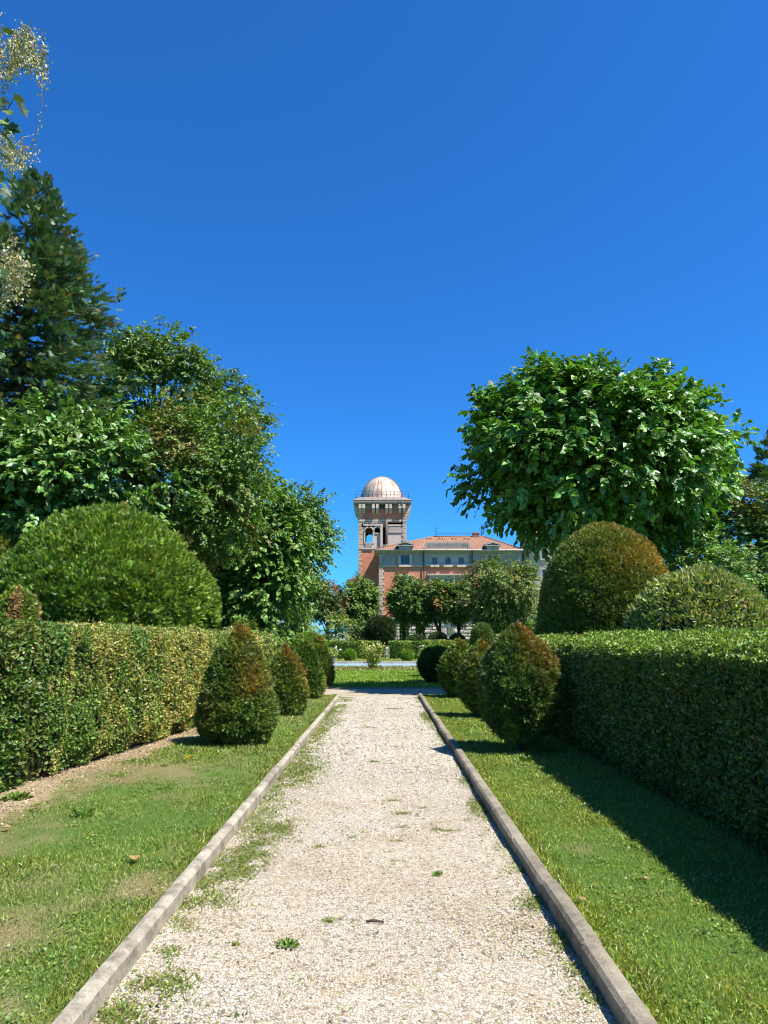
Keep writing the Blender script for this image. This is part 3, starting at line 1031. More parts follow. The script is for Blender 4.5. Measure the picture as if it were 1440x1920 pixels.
tag(g.build('weeds', MAT['grass']), 'low green weeds creeping over the edges of the gravel', 'weeds', None, 'stuff')

# ------------------------------------------------------------------ small things lying about
def fallen_leaf(px_, py_, size, rot, col, label, zoff=.06):
    d_ = (EYE - zoff) / math.tan(math.atan((py_ - 960) / FPX) - PITCH)
    X_, Y_, _ = at(px_, py_, d_)
    V = [(0, 0, 0), (.22, .12, .06), (.45, .35, .16), (.3, .72, .14), (0, 1.05, .02), (-.3, .72, .16), (-.42, .35, .2), (-.22, .12, .08), (0, .5, -.02), (-.02, -.35, .05), (.02, -.35, .05)]
    F = [(0, 1, 2, 8), (8, 2, 3, 4), (8, 4, 5, 6), (0, 8, 6, 7), (9, 10, 0)]
    V = np.array(V) * size
    cr_, sr_ = math.cos(rot), math.sin(rot)
    V = np.stack([X_ + V[:, 0] * cr_ - V[:, 1] * sr_, Y_ + V[:, 0] * sr_ + V[:, 1] * cr_, zoff + .035 + V[:, 2]], 1)
    tag(Geo().poly(V, F, 0, False, np.array(col)).build('fallen_leaf', MAT['leaf']), label, 'leaf', 'fallen leaves on the grass')


fallen_leaf(252, 1622, .085, .4, (.42, .24, .10), 'curled brown dead leaf on left lawn near the kerb')
fallen_leaf(20, 1560, .07, 1.9, (.38, .25, .14), 'pale brown dead leaf at left edge of dry lawn')
fallen_leaf(1215, 1655, .05, 2.6, (.34, .2, .1), 'small brown leaf on sunlit grass by right hedge shadow', .055)
fallen_leaf(1098, 1700, .05, .9, (.36, .2, .1), 'small rusty leaf on grass beside the right kerb', .055)
g = Geo()
X_, Y_, _ = at(703, 1733, EYE / math.tan(math.atan((1733 - 960) / FPX) - PITCH))
g.tube([(X_ - .05, Y_, .014), (X_ - .01, Y_ + .006, .019), (X_ + .05, Y_ - .004, .013)], [.006, .008, .005], 6)
tag(g.build('twig', MAT['bark']), 'short brown twig lying on middle of the gravel path', 'twig')
# dandelion
X_, Y_, _ = at(352, 1434, 1.5 / math.tan(math.atan((1434 - 960) / FPX) - PITCH))
root = empty('dandelion', (X_, Y_, .06), 'single yellow dandelion flowering in left lawn by nearest cone', 'flower')
g = Geo().tube([(X_, Y_, .05), (X_ + .004, Y_, .10), (X_, Y_, .135)], .003, 5)
g.build('stem', MAT['shutter'], root)
g = Geo()
n = 40
g.inst(LANCE, np.tile([[X_, Y_, .135]], (n, 1)), rdir(n) + np.array([0, 0, .4]), rdir(n), .034, np.tile([[.75, .50, .02]], (n, 1)), 0, 1.5)
g.build('flower_head', MAT['petal'], root)


def broad_weed(px_, py_, label, r_, z=.055):
    d_ = (EYE - z) / math.tan(math.atan((py_ - 960) / FPX) - PITCH)
    X_, Y_, _ = at(px_, py_, d_)
    n = 110
    r_ = r_ * .6
    a = RNG.random(n) * 6.28
    q_ = RNG.random(n) ** .6
    P = np.stack([X_ + 1.1 * r_ * np.cos(a) * q_, Y_ + 1.1 * r_ * np.sin(a) * q_, z + .25 * r_ * RNG.random(n)], 1)
    A = np.stack([np.cos(a), np.sin(a), .35 + .7 * RNG.random(n)], 1)
    tag(Geo().inst(LEAF, P, A + .6 * RNG.normal(size=(n, 3)), np.array([0, 0, 1.0]) + .4 * RNG.normal(size=(n, 3)), r_ * (.3 + .45 * RNG.random(n)), tints(n, (.075, .14, .03), .25), 0, 1.0).build('weed_plant', MAT['leaf']), label, 'weed', 'leafy weeds in the lawn')


broad_weed(985, 1428, 'bright green leafy weed at foot of nearest right cone', .16)
broad_weed(30, 1500, 'broad leafy weed at foot of left hedge near frame edge', .17)
broad_weed(158, 1530, 'leafy green weed in the dry left lawn', .15)
broad_weed(820, 1640, 'small green weed on the gravel by right kerb', .05, .01)
broad_weed(540, 1773, 'dark green little weed standing alone on the gravel', .07, .01)

# ------------------------------------------------------------------ hedges
def tint_left(P, loc, N, lm):
    n = len(P)
    s, z = loc[:, 0], loc[:, 2]
    a = fbm(np.stack([s * 1.5, P[:, 0] * .3, z * .45], 1), 51)
    b = vnoise(np.stack([s * 5, P[:, 0], z * 2.2], 1), 52)
    yel = sstep(.33, .56, .7 * a + .3 * b)
    ivy = sstep(3.2, 2.3, np.abs(s - 3.0) + 1.2 * (a - .5)) * sstep(.30, .5, fbm(np.stack([s * 1.1, z * .9, 0 * z], 1), 54))
    yel = yel * (1 - .85 * ivy)
    c = lerp((.065, .13, .025), (.248, .235, .075), yel * (.55 + .45 * RNG.random(n)))
    c = c * (1 - .35 * ivy)[:, None]
    u = RNG.random(n)
    c[(u < .10 * (.3 + yel))] = (.38, .32, .14)
    c[(u > .82)] = (.05, .12, .02)
    c[RNG.random(n) < .004] = (.45, .22, .10)
    return tints(n, c, .22), 1 + .55 * ivy


hedge('hedge', 'long sunlit variegated hedge left of the path, ivy growing in its near end',
      [(-4.15, 2.2), (-3.78, 7.0), (-3.22, 12.0), (-3.12, 20.2)], 1.35, 1.70, 1.72, 250000, .029, LEAF, MAT['leaf'], tint_left, 1, 'long hedges flanking the path', 61, 1.5, .26, .10, holes=((5.75, .22, .34), (4.4, .12, .25), (8.2, .10, .22), (6.9, .55, .12), (9.6, .12, .2)))


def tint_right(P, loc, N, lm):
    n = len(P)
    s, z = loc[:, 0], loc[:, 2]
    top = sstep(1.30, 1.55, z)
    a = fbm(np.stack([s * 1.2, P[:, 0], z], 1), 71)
    c = lerp((.046, .095, .02), (.115, .19, .035), np.clip(top * (.5 + a), 0, 1))  # top leaves lighter, face leaves darker: sun and shade put into the tint
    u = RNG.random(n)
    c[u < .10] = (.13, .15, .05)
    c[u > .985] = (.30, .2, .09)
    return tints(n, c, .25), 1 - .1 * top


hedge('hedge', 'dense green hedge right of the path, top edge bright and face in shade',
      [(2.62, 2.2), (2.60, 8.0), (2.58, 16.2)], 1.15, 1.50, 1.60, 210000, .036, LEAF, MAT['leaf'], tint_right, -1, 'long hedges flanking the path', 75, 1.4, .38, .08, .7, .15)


def tint_far(P, loc, N, lm):
    n = len(P)
    a = fbm(np.stack([P[:, 0] * .9, P[:, 1], P[:, 2] * .8], 1), 81)
    c = lerp((.055, .125, .02), (.15, .21, .04), sstep(.4, .65, a))
    c[RNG.random(n) < .06] = (.25, .17, .08)
    return tints(n, c, .2), np.ones(n)


def cross_hedge(label, x0, x1, y0, h, n, w=1.2):
    """a hedge running across the view: a box of leaves on front and top"""
    g = Geo()
    m = int(n * .7)
    P1 = np.stack([x0 + (x1 - x0) * RNG.random(m), np.full(m, y0), h * RNG.random(m)], 1)
    P2 = np.stack([x0 + (x1 - x0) * RNG.random(n - m), y0 + w * RNG.random(n - m), np.full(n - m, h)], 1)
    P = np.concatenate([P1, P2])
    N = np.concatenate([np.tile([[0, -1.0, .15]], (m, 1)), np.tile([[0, -.1, 1.0]], (n - m, 1))])
    P += N * ((fbm(P * 1.3, 8) - .5) * .16)[:, None] + .03 * RNG.normal(size=(n, 3))
    t, _ = tint_far(P, P, N, 0)
    g.inst(LEAF, P, norm(.5 * N + .9 * RNG.normal(size=(n, 3))), norm(N + .5 * RNG.normal(size=(n, 3))), .12 * (.6 + .8 * RNG.random(n)), t)
    g.box(x0 + .05, x1 - .05, y0 + .08, y0 + w - .05, .0, h - .07, 1)
    tag(g.build('hedge', [MAT['leaf'], MAT['core']]), label, 'hedge', 'clipped hedges beyond the pool')


cross_hedge('low clipped hedge beyond the pool, left of the dark gap', -9.5, -.32, 61, 1.42, 16000)
cross_hedge('low clipped hedge beyond the pool, right of the dark gap', .42, 3.4, 61.5, 1.40, 6000)
cross_hedge('dark clipped hedge in tree shade before the rusticated base', 3.5, 11, 63.5, 1.5, 9000)
cross_hedge('tall shaded hedge behind the right cones', 8.2, 16, 64, 3.1, 9000, 1.5)

# ------------------------------------------------------------------ clipped yews along the path
def yew_tint(rust, seed, side=1, base=(.052, .10, .02)):
    def f(q, N, lm):
        n = len(q)
        top = q[:, 2]
        zz = (top - top.min()) / (top.max() - top.min())
        s = (N[:, 0] * .8 - N[:, 1] * .15) * side
        w = sstep(.40, 1.0, fbm(q * np.array([2.6, 2.6, 1.9]), seed) * .85 + rust * (.26 * sstep(.55, 1.0, zz) + .40 * s * (.35 + zz) + .0))
        w = np.clip(w + rust * 1.0 * sstep(.84, 1.0, zz) * (.3 + .7 * sstep(-.2, .6, s)), 0, 1)
        c = lerp(base, (.248, .125, .035), w * (.35 + .65 * RNG.random(n)))
        br = sstep(.5, .8, vnoise(q * 6, seed + 3)) * (1 - w)
        c = c + br[:, None] * np.array([.05, .07, .012])
        return tints(n, c, .28)
    return f


EGG = [(.30, .0), (.62, .08), (.87, .21), (.98, .35), (1.0, .46), (.93, .58), (.79, .69), (.61, .79), (.43, .87), (.23, .945), (.08, .99), (.0, 1.0)]
CONE = [(.60, .0), (.86, .03), (.98, .11), (1.0, .20), (.95, .34), (.85, .48), (.72, .61), (.56, .73), (.37, .84), (.20, .925), (.07, .98), (.0, 1.0)]


def prof(tmpl_, r, z0, z1):
    return [(a * r, z0 + b * (z1 - z0)) for a, b in tmpl_]


G1 = 'clipped yew cones along the path'
def cone(label, x, y, shape, r, z0, z1, n, size, rust, seed, base=(.052, .10, .02), group=G1):
    return clipped('yew_cone', label, 'topiary', (x, y, 0), prof(shape, r, z0, z1), n, size, SPRIG, MAT['needle'], yew_tint(rust, seed, 1, base), None, group, .05, 2.6, .25, .7, .88, .05, (.035, 3), seed, .8, 1.0, .09)


cone('nearest left yew cone, pointed and browned along its right side', -2.18, 10.9, CONE, .575, .13, 1.80, 27000, .060, .55, 101)
cone('second left yew cone, short with a golden brown top', -2.05, 15.0, CONE, .47, .08, 1.47, 13000, .075, .85, 102)
cone('third left yew cone, plain dark green without any browning', -2.10, 19.3, CONE, .47, .12, 1.55, 8000, .10, .15, 103)
cone('farthest left yew cone, tall and green with a pale brown flank', -2.22, 24.7, CONE, .48, .06, 1.66, 8000, .11, .45, 104)
cone('nearest right yew cone on bare stems with orange scorched tip', 1.90, 10.2, EGG, .57, .20, 1.80, 27000, .062, .66, 111, (.040, .085, .02))
cone('second right yew cone with a small orange patch near its top', 1.96, 14.6, EGG, .47, .12, 1.58, 13000, .075, .5, 112)
cone('third right yew cone, plain dark green egg beside path end', 2.00, 19.5, EGG, .50, .10, 1.56, 8500, .10, .1, 113)
BALL = [(.35, .0), (.7, .1), (.93, .28), (1.0, .5), (.94, .70), (.74, .87), (.45, .96), (.15, 1.0), (0, 1.0)]


def ball(label, x, y, r, z0, z1, n, size, base, seed, group='round clipped shrubs near the pool', name='topiary_ball'):
    return clipped(name, label, 'topiary', (x, y, 0), prof(BALL, r, z0, z1), n, size, SPRIG, MAT['needle'],
                   lambda q, N, lm: tints(len(q), lerp(base, tuple(1.7 * b for b in base), RNG.random(len(q)) * .7), .22), None, group, .03, 2, .2, .6, .9, .03, None, seed)


ball('dark shaded yew ball at right end of the far lawn', 2.0, 27.2, .68, .05, 1.28, 7000, .11, (.03, .07, .015), 121)
ball('bright green dome showing behind the dark yew ball', 2.25, 31.5, .72, .0, 1.34, 6000, .11, (.085, .16, .025), 122)
ball('small clipped box ball left of the flowering rose', -2.58, 55, .44, .0, .86, 3000, .11, (.085, .17, .025), 123)
ball('small clipped box ball right of the flowering rose', 1.78, 55, .44, .0, .84, 3000, .11, (.085, .17, .025), 124)
ball('clipped green dome peeking over the farthest left yew cone', -3.15, 30.5, .8, .0, 1.86, 6000, .11, (.08, .14, .025), 125)

# big domes behind the hedges
DOME = [(.86, .0), (.98, .06), (1.0, .18), (.99, .34), (.955, .50), (.875, .65), (.755, .77), (.58, .88), (.35, .957), (.12, .995), (0, 1.0)]


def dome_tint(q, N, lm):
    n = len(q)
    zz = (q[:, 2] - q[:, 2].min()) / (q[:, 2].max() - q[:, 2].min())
    sun = np.clip(.45 * zz + .35 * N[:, 0] + .25 * (fbm(q * 1.2, 140) - .3), 0, 1)  # sunlight put into the tint: lighter towards the top and right flank
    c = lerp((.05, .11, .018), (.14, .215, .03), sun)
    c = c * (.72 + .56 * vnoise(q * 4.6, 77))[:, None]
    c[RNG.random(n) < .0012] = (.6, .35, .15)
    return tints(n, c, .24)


WIDE = [(.60, .0), (.88, .03), (.99, .12), (1.02, .25), (1.0, .36), (.94, .47), (.84, .57), (.73, .68), (.60, .79), (.44, .89), (.27, .955), (.09, .995), (0, 1.0)]
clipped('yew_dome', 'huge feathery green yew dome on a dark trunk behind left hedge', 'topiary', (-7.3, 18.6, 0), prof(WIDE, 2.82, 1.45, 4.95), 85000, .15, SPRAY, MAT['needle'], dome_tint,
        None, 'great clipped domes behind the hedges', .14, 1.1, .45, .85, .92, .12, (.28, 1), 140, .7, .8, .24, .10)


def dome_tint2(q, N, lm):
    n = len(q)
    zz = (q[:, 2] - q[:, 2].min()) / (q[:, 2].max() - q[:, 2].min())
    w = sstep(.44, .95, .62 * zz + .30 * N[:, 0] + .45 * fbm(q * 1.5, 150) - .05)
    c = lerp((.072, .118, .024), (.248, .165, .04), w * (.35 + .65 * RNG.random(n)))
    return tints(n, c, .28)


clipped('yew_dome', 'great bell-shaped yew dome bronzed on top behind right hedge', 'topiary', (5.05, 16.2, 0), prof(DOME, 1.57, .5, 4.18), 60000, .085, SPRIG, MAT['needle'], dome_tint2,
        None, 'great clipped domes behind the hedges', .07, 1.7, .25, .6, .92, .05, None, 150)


def laurel_tint(q, N, lm):
    n = len(q)
    c = lerp((.075, .14, .03), (.24, .27, .085), RNG.random(n) ** 1.2)
    zz = q[:, 2] / q[:, 2].max()
    b = RNG.random(n) < .05 + .10 * sstep(.55, .75, vnoise(q * 2.2, 9)) + .10 * sstep(.86, 1, zz)
    c[b] = lerp((.40, .26, .12), (.5, .4, .22), RNG.random(b.sum()))
    return tints(n, c, .25)


clipped('laurel_dome', 'rounded laurel mound with pale leaves before the bronzed dome', 'topiary', (5.65, 12.8, 0), prof(DOME, 1.36, .3, 2.82), 24000, .115, LANCE, MAT['shiny_leaf'], laurel_tint,
        None, 'great clipped domes behind the hedges', .10, 2.0, .3, .7, .9, .06, None, 160, .6, 1.5)
clipped('yew_dome', 'small golden green yew dome cut by left frame edge', 'topiary', (-12.6, 22.5, 0), prof(DOME, 1.95, 1.6, 5.15), 16000, .15, SPRIG, MAT['needle'],
        lambda q, N, lm: tints(len(q), lerp((.07, .12, .02), (.17, .18, .03), vnoise(q * 2, 4)), .2), None, 'great clipped domes behind the hedges', .06, 1.7, .25, .6, .92, .05, (.2, 1), 170)
STUMP = [(1.0, .0), (1.0, .3), (.95, .6), (.85, .8), (.6, .95), (.2, 1.0), (0, 1.0)]


def striped(q, N, lm):
    n = len(q)
    w = vnoise(np.stack([np.arctan2(q[:, 1], q[:, 0]) * 3.2, 0 * q[:, 0], q[:, 2] * .3], 1), 9)
    c = lerp((.10, .16, .03), (.33, .22, .09), sstep(.4, .6, w))
    return tints(n, c, .2)


clipped('clipped_shrub', 'brown and green striped column shrub in front of the huge left dome', 'topiary', (-7.05, 13.8, 0), prof(STUMP, .44, .0, 2.52), 9000, .07, LEAF, MAT['leaf'], striped, None, None, .05, 2, .3, .6, .9, .04, None, 180)
# dark undergrowth beneath the left dome
clipped('dark_shrub', 'dark leafy shrub growing beneath the left dome', 'shrub', (-6.9, 20.6, 0), prof(BALL, 2.2, .0, 2.3), 9000, .13, LEAF, MAT['leaf'],
        lambda q, N, lm: tints(len(q), (.045, .085, .02), .3), None, None, .2, 1.3, .3, .7, .85, .1, None, 190)

# ------------------------------------------------------------------ trees at the right
tree('linden_tree', 'big round linden with large bright leaves right of the villa', 'tree', (6.75, 22.4), (6.75, 22.4, 7.3), (3.7, 3.5, 2.85), 300, .75, 50000, .165, HEART, MAT['shiny_leaf'],
     (.062, .15, .024), .30, .26, None, .12, 'lindens beside the garden', 26, .5, 7, .42)
tree('linden_tree', 'smaller paler linden crown behind right side of the big one', 'tree', (9.9, 25.2), (9.6, 25.0, 7.8), (2.5, 2.8, 2.6), 120, .75, 18000, .165, HEART, MAT['shiny_leaf'],
     (.08, .18, .033), .28, .22, None, .12, 'lindens beside the garden', 12, .5, 4, .45)
tree('shrub', 'light green bushy shrub between bronzed dome and right trees', 'shrub', (9.75, 24), (10.0, 23.6, 3.3), (1.8, 1.4, 1.7), 70, .6, 10500, .14, LEAF, MAT['leaf'], (.08, .16, .045), .25, .08, None, .1, None, 8)
tree('broadleaf_tree', 'dark bushy tree at right edge behind laurel mound', 'tree', (12.6, 27.2), (12.5, 27, 4.5), (3.2, 1.8, 3.3), 120, .75, 19000, .17, LEAF, MAT['leaf'], (.045, .095, .028), .3, .16, (.10, .11, .04), .2, None, 10)
tree('broadleaf_tree', 'leafy lime-green young tree low at the right edge', 'tree', (11.4, 20), (11.3, 20, 2.6), (1.3, 1.2, 2.0), 50, .55, 6000, .15, LEAF, MAT['leaf'], (.06, .13, .035), .3, .10, None, .2, None, 8)


def conifer(name, label, base, zt, z0, rmax, levels, per, spray, seed, base_c=(.035, .075, .028), lean=0.0, hang=.8, group=None, sprays=26, pw=.78):
    """whorls of drooping boughs hung with needle sprays"""
    bx_, by_ = base
    root = empty(name, (bx_, by_, 0), label, 'tree', group)
    g, t = Geo(), Geo()
    t.tube([(bx_, by_, -.1), (bx_, by_, zt * .5), (bx_, by_, zt * .98)], [zt * .016, zt * .010, .02], 9)
    PP, AA = [], []
    rr = random.Random(seed)
    for li in range(levels):
        f = (li + rr.random() * .7) / levels
        z = z0 + (zt - z0) * f
        L0 = rmax * (1 - f) ** pw + .12
        for b in range(per if f < .85 else max(4, per // 2)):
            a = rr.random() * 6.283
            L = L0 * (rr.uniform(.55, 1.0) if rr.random() < .85 else rr.uniform(1.0, 1.25))
            rise = rr.uniform(.0, .35) * (0.4 + f)
            k = max(4, int(sprays * L / rmax) + 3)
            s = np.sqrt(RNG.random(k)) * .93 + .07
            zz = z + L * (rise * s - .75 * s ** 2 + .50 * s ** 3.2)
            px_, py_ = bx_ + L * s * math.cos(a), by_ + L * s * math.sin(a)
            lat = RNG.normal(size=k) * .11 * L * s
            PP.append(np.stack([px_ - lat * math.sin(a), py_ + lat * math.cos(a), zz + RNG.normal(size=k) * .06], 1))
            AA.append(np.stack([math.cos(a) * .75 + RNG.normal(size=k) * .45, math.sin(a) * .75 + RNG.normal(size=k) * .45, -hang * (1 - .9 * f) * RNG.random(k) + .25 * s + .5 * f * f], 1))
            if b % 2 == 0:
                q = np.linspace(0, .95, 5)
                t.tube(np.stack([bx_ + L * q * math.cos(a), by_ + L * q * math.sin(a), z + L * (rise * q - .75 * q ** 2 + .50 * q ** 3.2) - .03], 1), .012 * L * (1.1 - q) + .008, 5)
    P, A = np.concatenate(PP), np.concatenate(AA)
    n = len(P)
    c = lerp(base_c, tuple(1.8 * x for x in base_c), vnoise(P * 1.2, seed) * RNG.random(n) * 1.2)
    c[RNG.random(n) < .05] = (.13, .10, .06)
    g.inst(SPRAY, P, A, norm(np.array([0, 0, .8]) + .5 * RNG.normal(size=(n, 3))), spray * (.6 + .8 * RNG.random(n)), tints(n, c, .22))
    g.inst(SPRAY, np.array([[bx_, by_, zt - .25]]), np.array([[0, 0, 1.0]]), np.array([[1.0, 0, 0]]), spray * 2.2, np.array([base_c]))
    g.build('crown', MAT['needle'], root)
    t.build('trunk', MAT['bark'], root)
    return root


conifer('spruce_tree', 'tall dark spruce with drooping boughs behind left trees', (-16.5, 30.6), 23.2, 1.5, 6.3, 60, 17, .34, 5, (.037, .074, .046), hang=1.5, sprays=80, pw=.52)
conifer('conifer_tree', 'dark feathery conifer at the right frame edge', (15.4, 27.5), 9.6, .8, 3.3, 28, 12, .30, 6, (.045, .09, .032), sprays=42)

# ------------------------------------------------------------------ trees at the left
tree('linden_tree', 'large-leaved linden at left frame edge below the spruce', 'tree', (-11.3, 24.6), (-11.6, 24.6, 6.6), (3.9, 2.8, 3.2), 220, .8, 30000, .175, HEART, MAT['shiny_leaf'],
     (.068, .145, .035), .28, .24, None, .12, 'lindens beside the garden', 20, .5, 4, .42)
tree('hornbeam_tree', 'rounded hornbeam with copper tinged leaves behind left dome', 'tree', (-7.3, 27.5), (-7.45, 27.5, 7.75), (2.85, 2.7, 3.2), 210, .85, 40000, .15, LEAF, MAT['leaf'],
     (.062, .125, .025), .28, .24, (.11, .10, .035), .1, None, 20, .55, 6, .45)
tree('oak_tree', 'tall airy oak with sky gaps right of the spruce', 'tree', (-13.4, 41), (-13.6, 40, 15.6), (3.5, 3.2, 4.2), 120, 1.0, 24000, .22, LEAF, MAT['leaf'],
     (.07, .13, .032), .28, .3, None, .2, 'tall trees behind the lindens', 18, .6, 5, .5)
tree('oak_tree', 'lower oak crown stepping down towards the villa', 'tree', (-9.8, 43), (-9.9, 42.5, 13.6), (2.6, 2.8, 4.1), 90, .9, 17000, .22, LEAF, MAT['leaf'],
     (.068, .13, .033), .28, .25, None, .2, 'tall trees behind the lindens', 12, .6, 3, .5)
tree('broadleaf_tree', 'leafy maple with light foliage reaching low behind the hedge', 'tree', (-5.7, 35), (-6.15, 35, 5.2), (2.1, 2.2, 4.6), 180, .75, 27000, .18, HEART, MAT['leaf'],
     (.07, .145, .035), .28, .2, None, .25, 'mixed trees at left of the villa', 14, .55, 3, .45)
tree('broadleaf_tree', 'loose spreading tree whose tips reach towards the tower', 'tree', (-6.2, 45), (-5.75, 44, 7.4), (2.3, 2.6, 3.5), 90, .8, 15000, .21, LEAF, MAT['leaf'],
     (.068, .135, .035), .28, .2, None, .2, 'mixed trees at left of the villa', 16, .6, 3, .5)
tree('broadleaf_tree', 'shaggy tree hanging over the far left hedge end', 'tree', (-7.9, 37), (-8.0, 37, 4.6), (2.0, 2, 4.2), 90, .75, 10000, .20, LEAF, MAT['leaf'],
     (.06, .12, .03), .3, .2, None, .2, 'mixed trees at left of the villa', 10)
for (lab, px_, top, bot, wd, Y_, c) in [('yellow green shrub below the left far trees', 540, 1105, 1200, 60, 46, (.085, .135, .035)),
                                       ('bright shrub beside the dark trunk at far left', 562, 1140, 1198, 50, 52, (.11, .18, .04)),
                                       ('leafy shrub beneath the leaning pollard tree', 630, 1150, 1202, 60, 64, (.10, .15, .04)),
                                       ('dark rounded shrub under the ivy clad pollard', 660, 1166, 1202, 56, 67, (.035, .07, .02)),
                                       ('pale yellow green bush behind golden left cone', 478, 1165, 1205, 90, 30, (.085, .135, .035))]:
    x_, _, zt = at(px_, top, Y_)
    r_ = wd / 2 * Y_ / FPX
    tree('shrub', lab, 'shrub', (x_, Y_), (x_, Y_, zt / 2), (r_, r_, zt / 2), 34, r_ * .42, 3200, .10 + .0016 * Y_, LEAF, MAT['leaf'], c, .25, .06, None, .1, 'shrubs under the far trees', 6)

# birch with hanging twigs, trunk beyond the left edge
def birch():
    root = empty('birch_tree', (-12.9, 19, 0), 'pale weeping birch twigs hanging in from top left corner', 'tree')
    t, g = Geo(), Geo()
    t.tube([(-12.9, 19, -.1), (-12.8, 19, 9), (-12.6, 19.1, 17), (-12.3, 19, 21)], [.28, .22, .12, .03], 9)
    tw = Geo()
    PP, AA = [], []

    def strand(p, L, sway, dens, side=0.0):
        q = np.linspace(0, 1, 7)
        pts = np.stack([p[0] + sway * q * q + .05 * np.sin(q * 5), p[1] + .12 * np.sin(q * 3), p[2] - L * q], 1)
        tw.tube(pts, .009 * (1.2 - q), 4)
        k = int(L * dens * 1.7)
        s = RNG.random(k)
        b = np.stack([np.interp(s, q, pts[:, i]) for i in range(3)], 1) + RNG.normal(size=(k, 3)) * .09
        PP.append(b)
        AA.append(np.stack([RNG.normal(size=k) * .6, RNG.normal(size=k) * .6, -1 + .4 * RNG.normal(size=k)], 1))
    rr = random.Random(3)
    # limb + clusters (top right px, top py, lowest py)
    for (x0_, x1_, y0_, L0, L1, cnt, dens) in [(-90, 32, 52, 1.2, 1.75, 22, 62), (20, 62, 60, .9, 1.5, 9, 55), (50, 82, 82, .5, 1.0, 6, 46), (74, 80, 95, .8, 1.1, 2, 40),
                                              (-70, 20, 235, .9, 1.6, 10, 55), (12, 52, 262, .6, 1.15, 8, 46), (-80, 30, 455, .9, 1.8, 14, 62), (28, 58, 470, .6, 1.3, 6, 50)]:
        for _ in range(cnt):
            px_ = rr.uniform(x0_, x1_)
            p = at(px_, y0_ + rr.uniform(-14, 26), 19 + rr.uniform(-.8, .8))
            strand(p, rr.uniform(L0, L1), rr.uniform(-.05, .12), dens)
    strand(at(78, 150, 19), 2.3, -.05, 7)
    strand(at(78, 60, 19), 1.0, .05, 30)
    strand(at(60, 260, 19), .9, .03, 22)
    for (px_, py_, zb) in [(40, 50, 15), (78, 75, 15.5), (30, 240, 12), (45, 455, 9), (10, 25, 17), (58, 255, 12)]:
        e = np.array(at(px_, py_, 19))
        s0 = np.array([-12.7, 19, zb])
        mid = (s0 + e) / 2 + np.array([0, 0, 1.1])
        t.tube([s0, mid, e * .8 + mid * .2 + np.array([0, 0, .2]), e], [.07, .035, .015, .007], 6)
    P, A = np.concatenate(PP), np.concatenate(AA)
    n = len(P)
    c = lerp((.12, .14, .06), (.30, .285, .17), RNG.random(n))
    g.inst(LEAF, P, A, rdir(n), .085 * (.6 + .7 * RNG.random(n)), tints(n, c, .25), 0, 1.15)
    g.build('foliage', MAT['shiny_leaf'], root)
    tw.build('twigs', MAT['rust'], root)
    t.build('trunk', MAT['birch'], root)


birch()


def tulip():
    root = empty('maple_tree', (-7.4, 7.2, 0), 'broad dark green leaves on a branch at left frame edge', 'tree')
    t, g = Geo(), Geo()
    t.tube([(-7.4, 7.2, -.1), (-7.3, 7.2, 4), (-7.0, 7.1, 8.5)], [.2, .16, .07], 9)
    PP, AA, NN, SS = [], [], [], []
    for (px_, py_, s_) in [(12, 190, .15), (32, 196, .14), (46, 200, .17), (20, 215, .12), (25, 240, .16), (8, 232, .14), (14, 262, .17), (34, 250, .14), (3, 280, .16), (12, 300, .13), (-8, 200, .16), (-6, 330, .17),
                           (14, 336, .17), (4, 345, .15), (10, 366, .16), (22, 362, .13), (-10, 375, .15), (10, 512, .15), (2, 526, .14), (-12, 508, .16), (-20, 250, .16), (-22, 290, .16), (-20, 350, .16)]:
        PP.append(at(px_ - 8, py_ - 8, 7.0 + random.uniform(-.25, .25)))
        AA.append((random.uniform(-.2, .9), random.uniform(-.6, .4), random.uniform(-.9, -.1)))
        NN.append((random.uniform(-.4, .6), random.uniform(-.8, .4), random.uniform(.2, 1)))
        SS.append(s_)
    for _ in range(220):
        PP.append((random.uniform(-7.6, -4.3), random.uniform(6.0, 8.2), random.uniform(5.2, 8.6)))
        AA.append((random.uniform(-1, 1), random.uniform(-1, 1), random.uniform(-.9, 0)))
        NN.append((random.uniform(-.5, .5), random.uniform(-.5, .5), 1))
        SS.append(random.uniform(.11, .18))
    PP = np.array(PP)
    n = len(PP)
    g.inst(MAPLE, PP, np.array(AA), np.array(NN), np.array(SS), tints(n, (.032, .07, .014), .45))  # dark tint carries the shade on these backlit leaves
    for (px_, py_) in [(14, 205), (20, 250), (6, 340), (4, 512)]:
        e = np.array(at(px_, py_, 7))
        s0 = np.array([-7.2, 7.15, e[2] - .6])
        t.tube([s0, (s0 + e) / 2 + [0, 0, .25], e], [.05, .025, .006], 6)
    g.build('foliage', MAT['shiny_leaf'], root)
    t.build('trunk', MAT['bark'], root)


tulip()

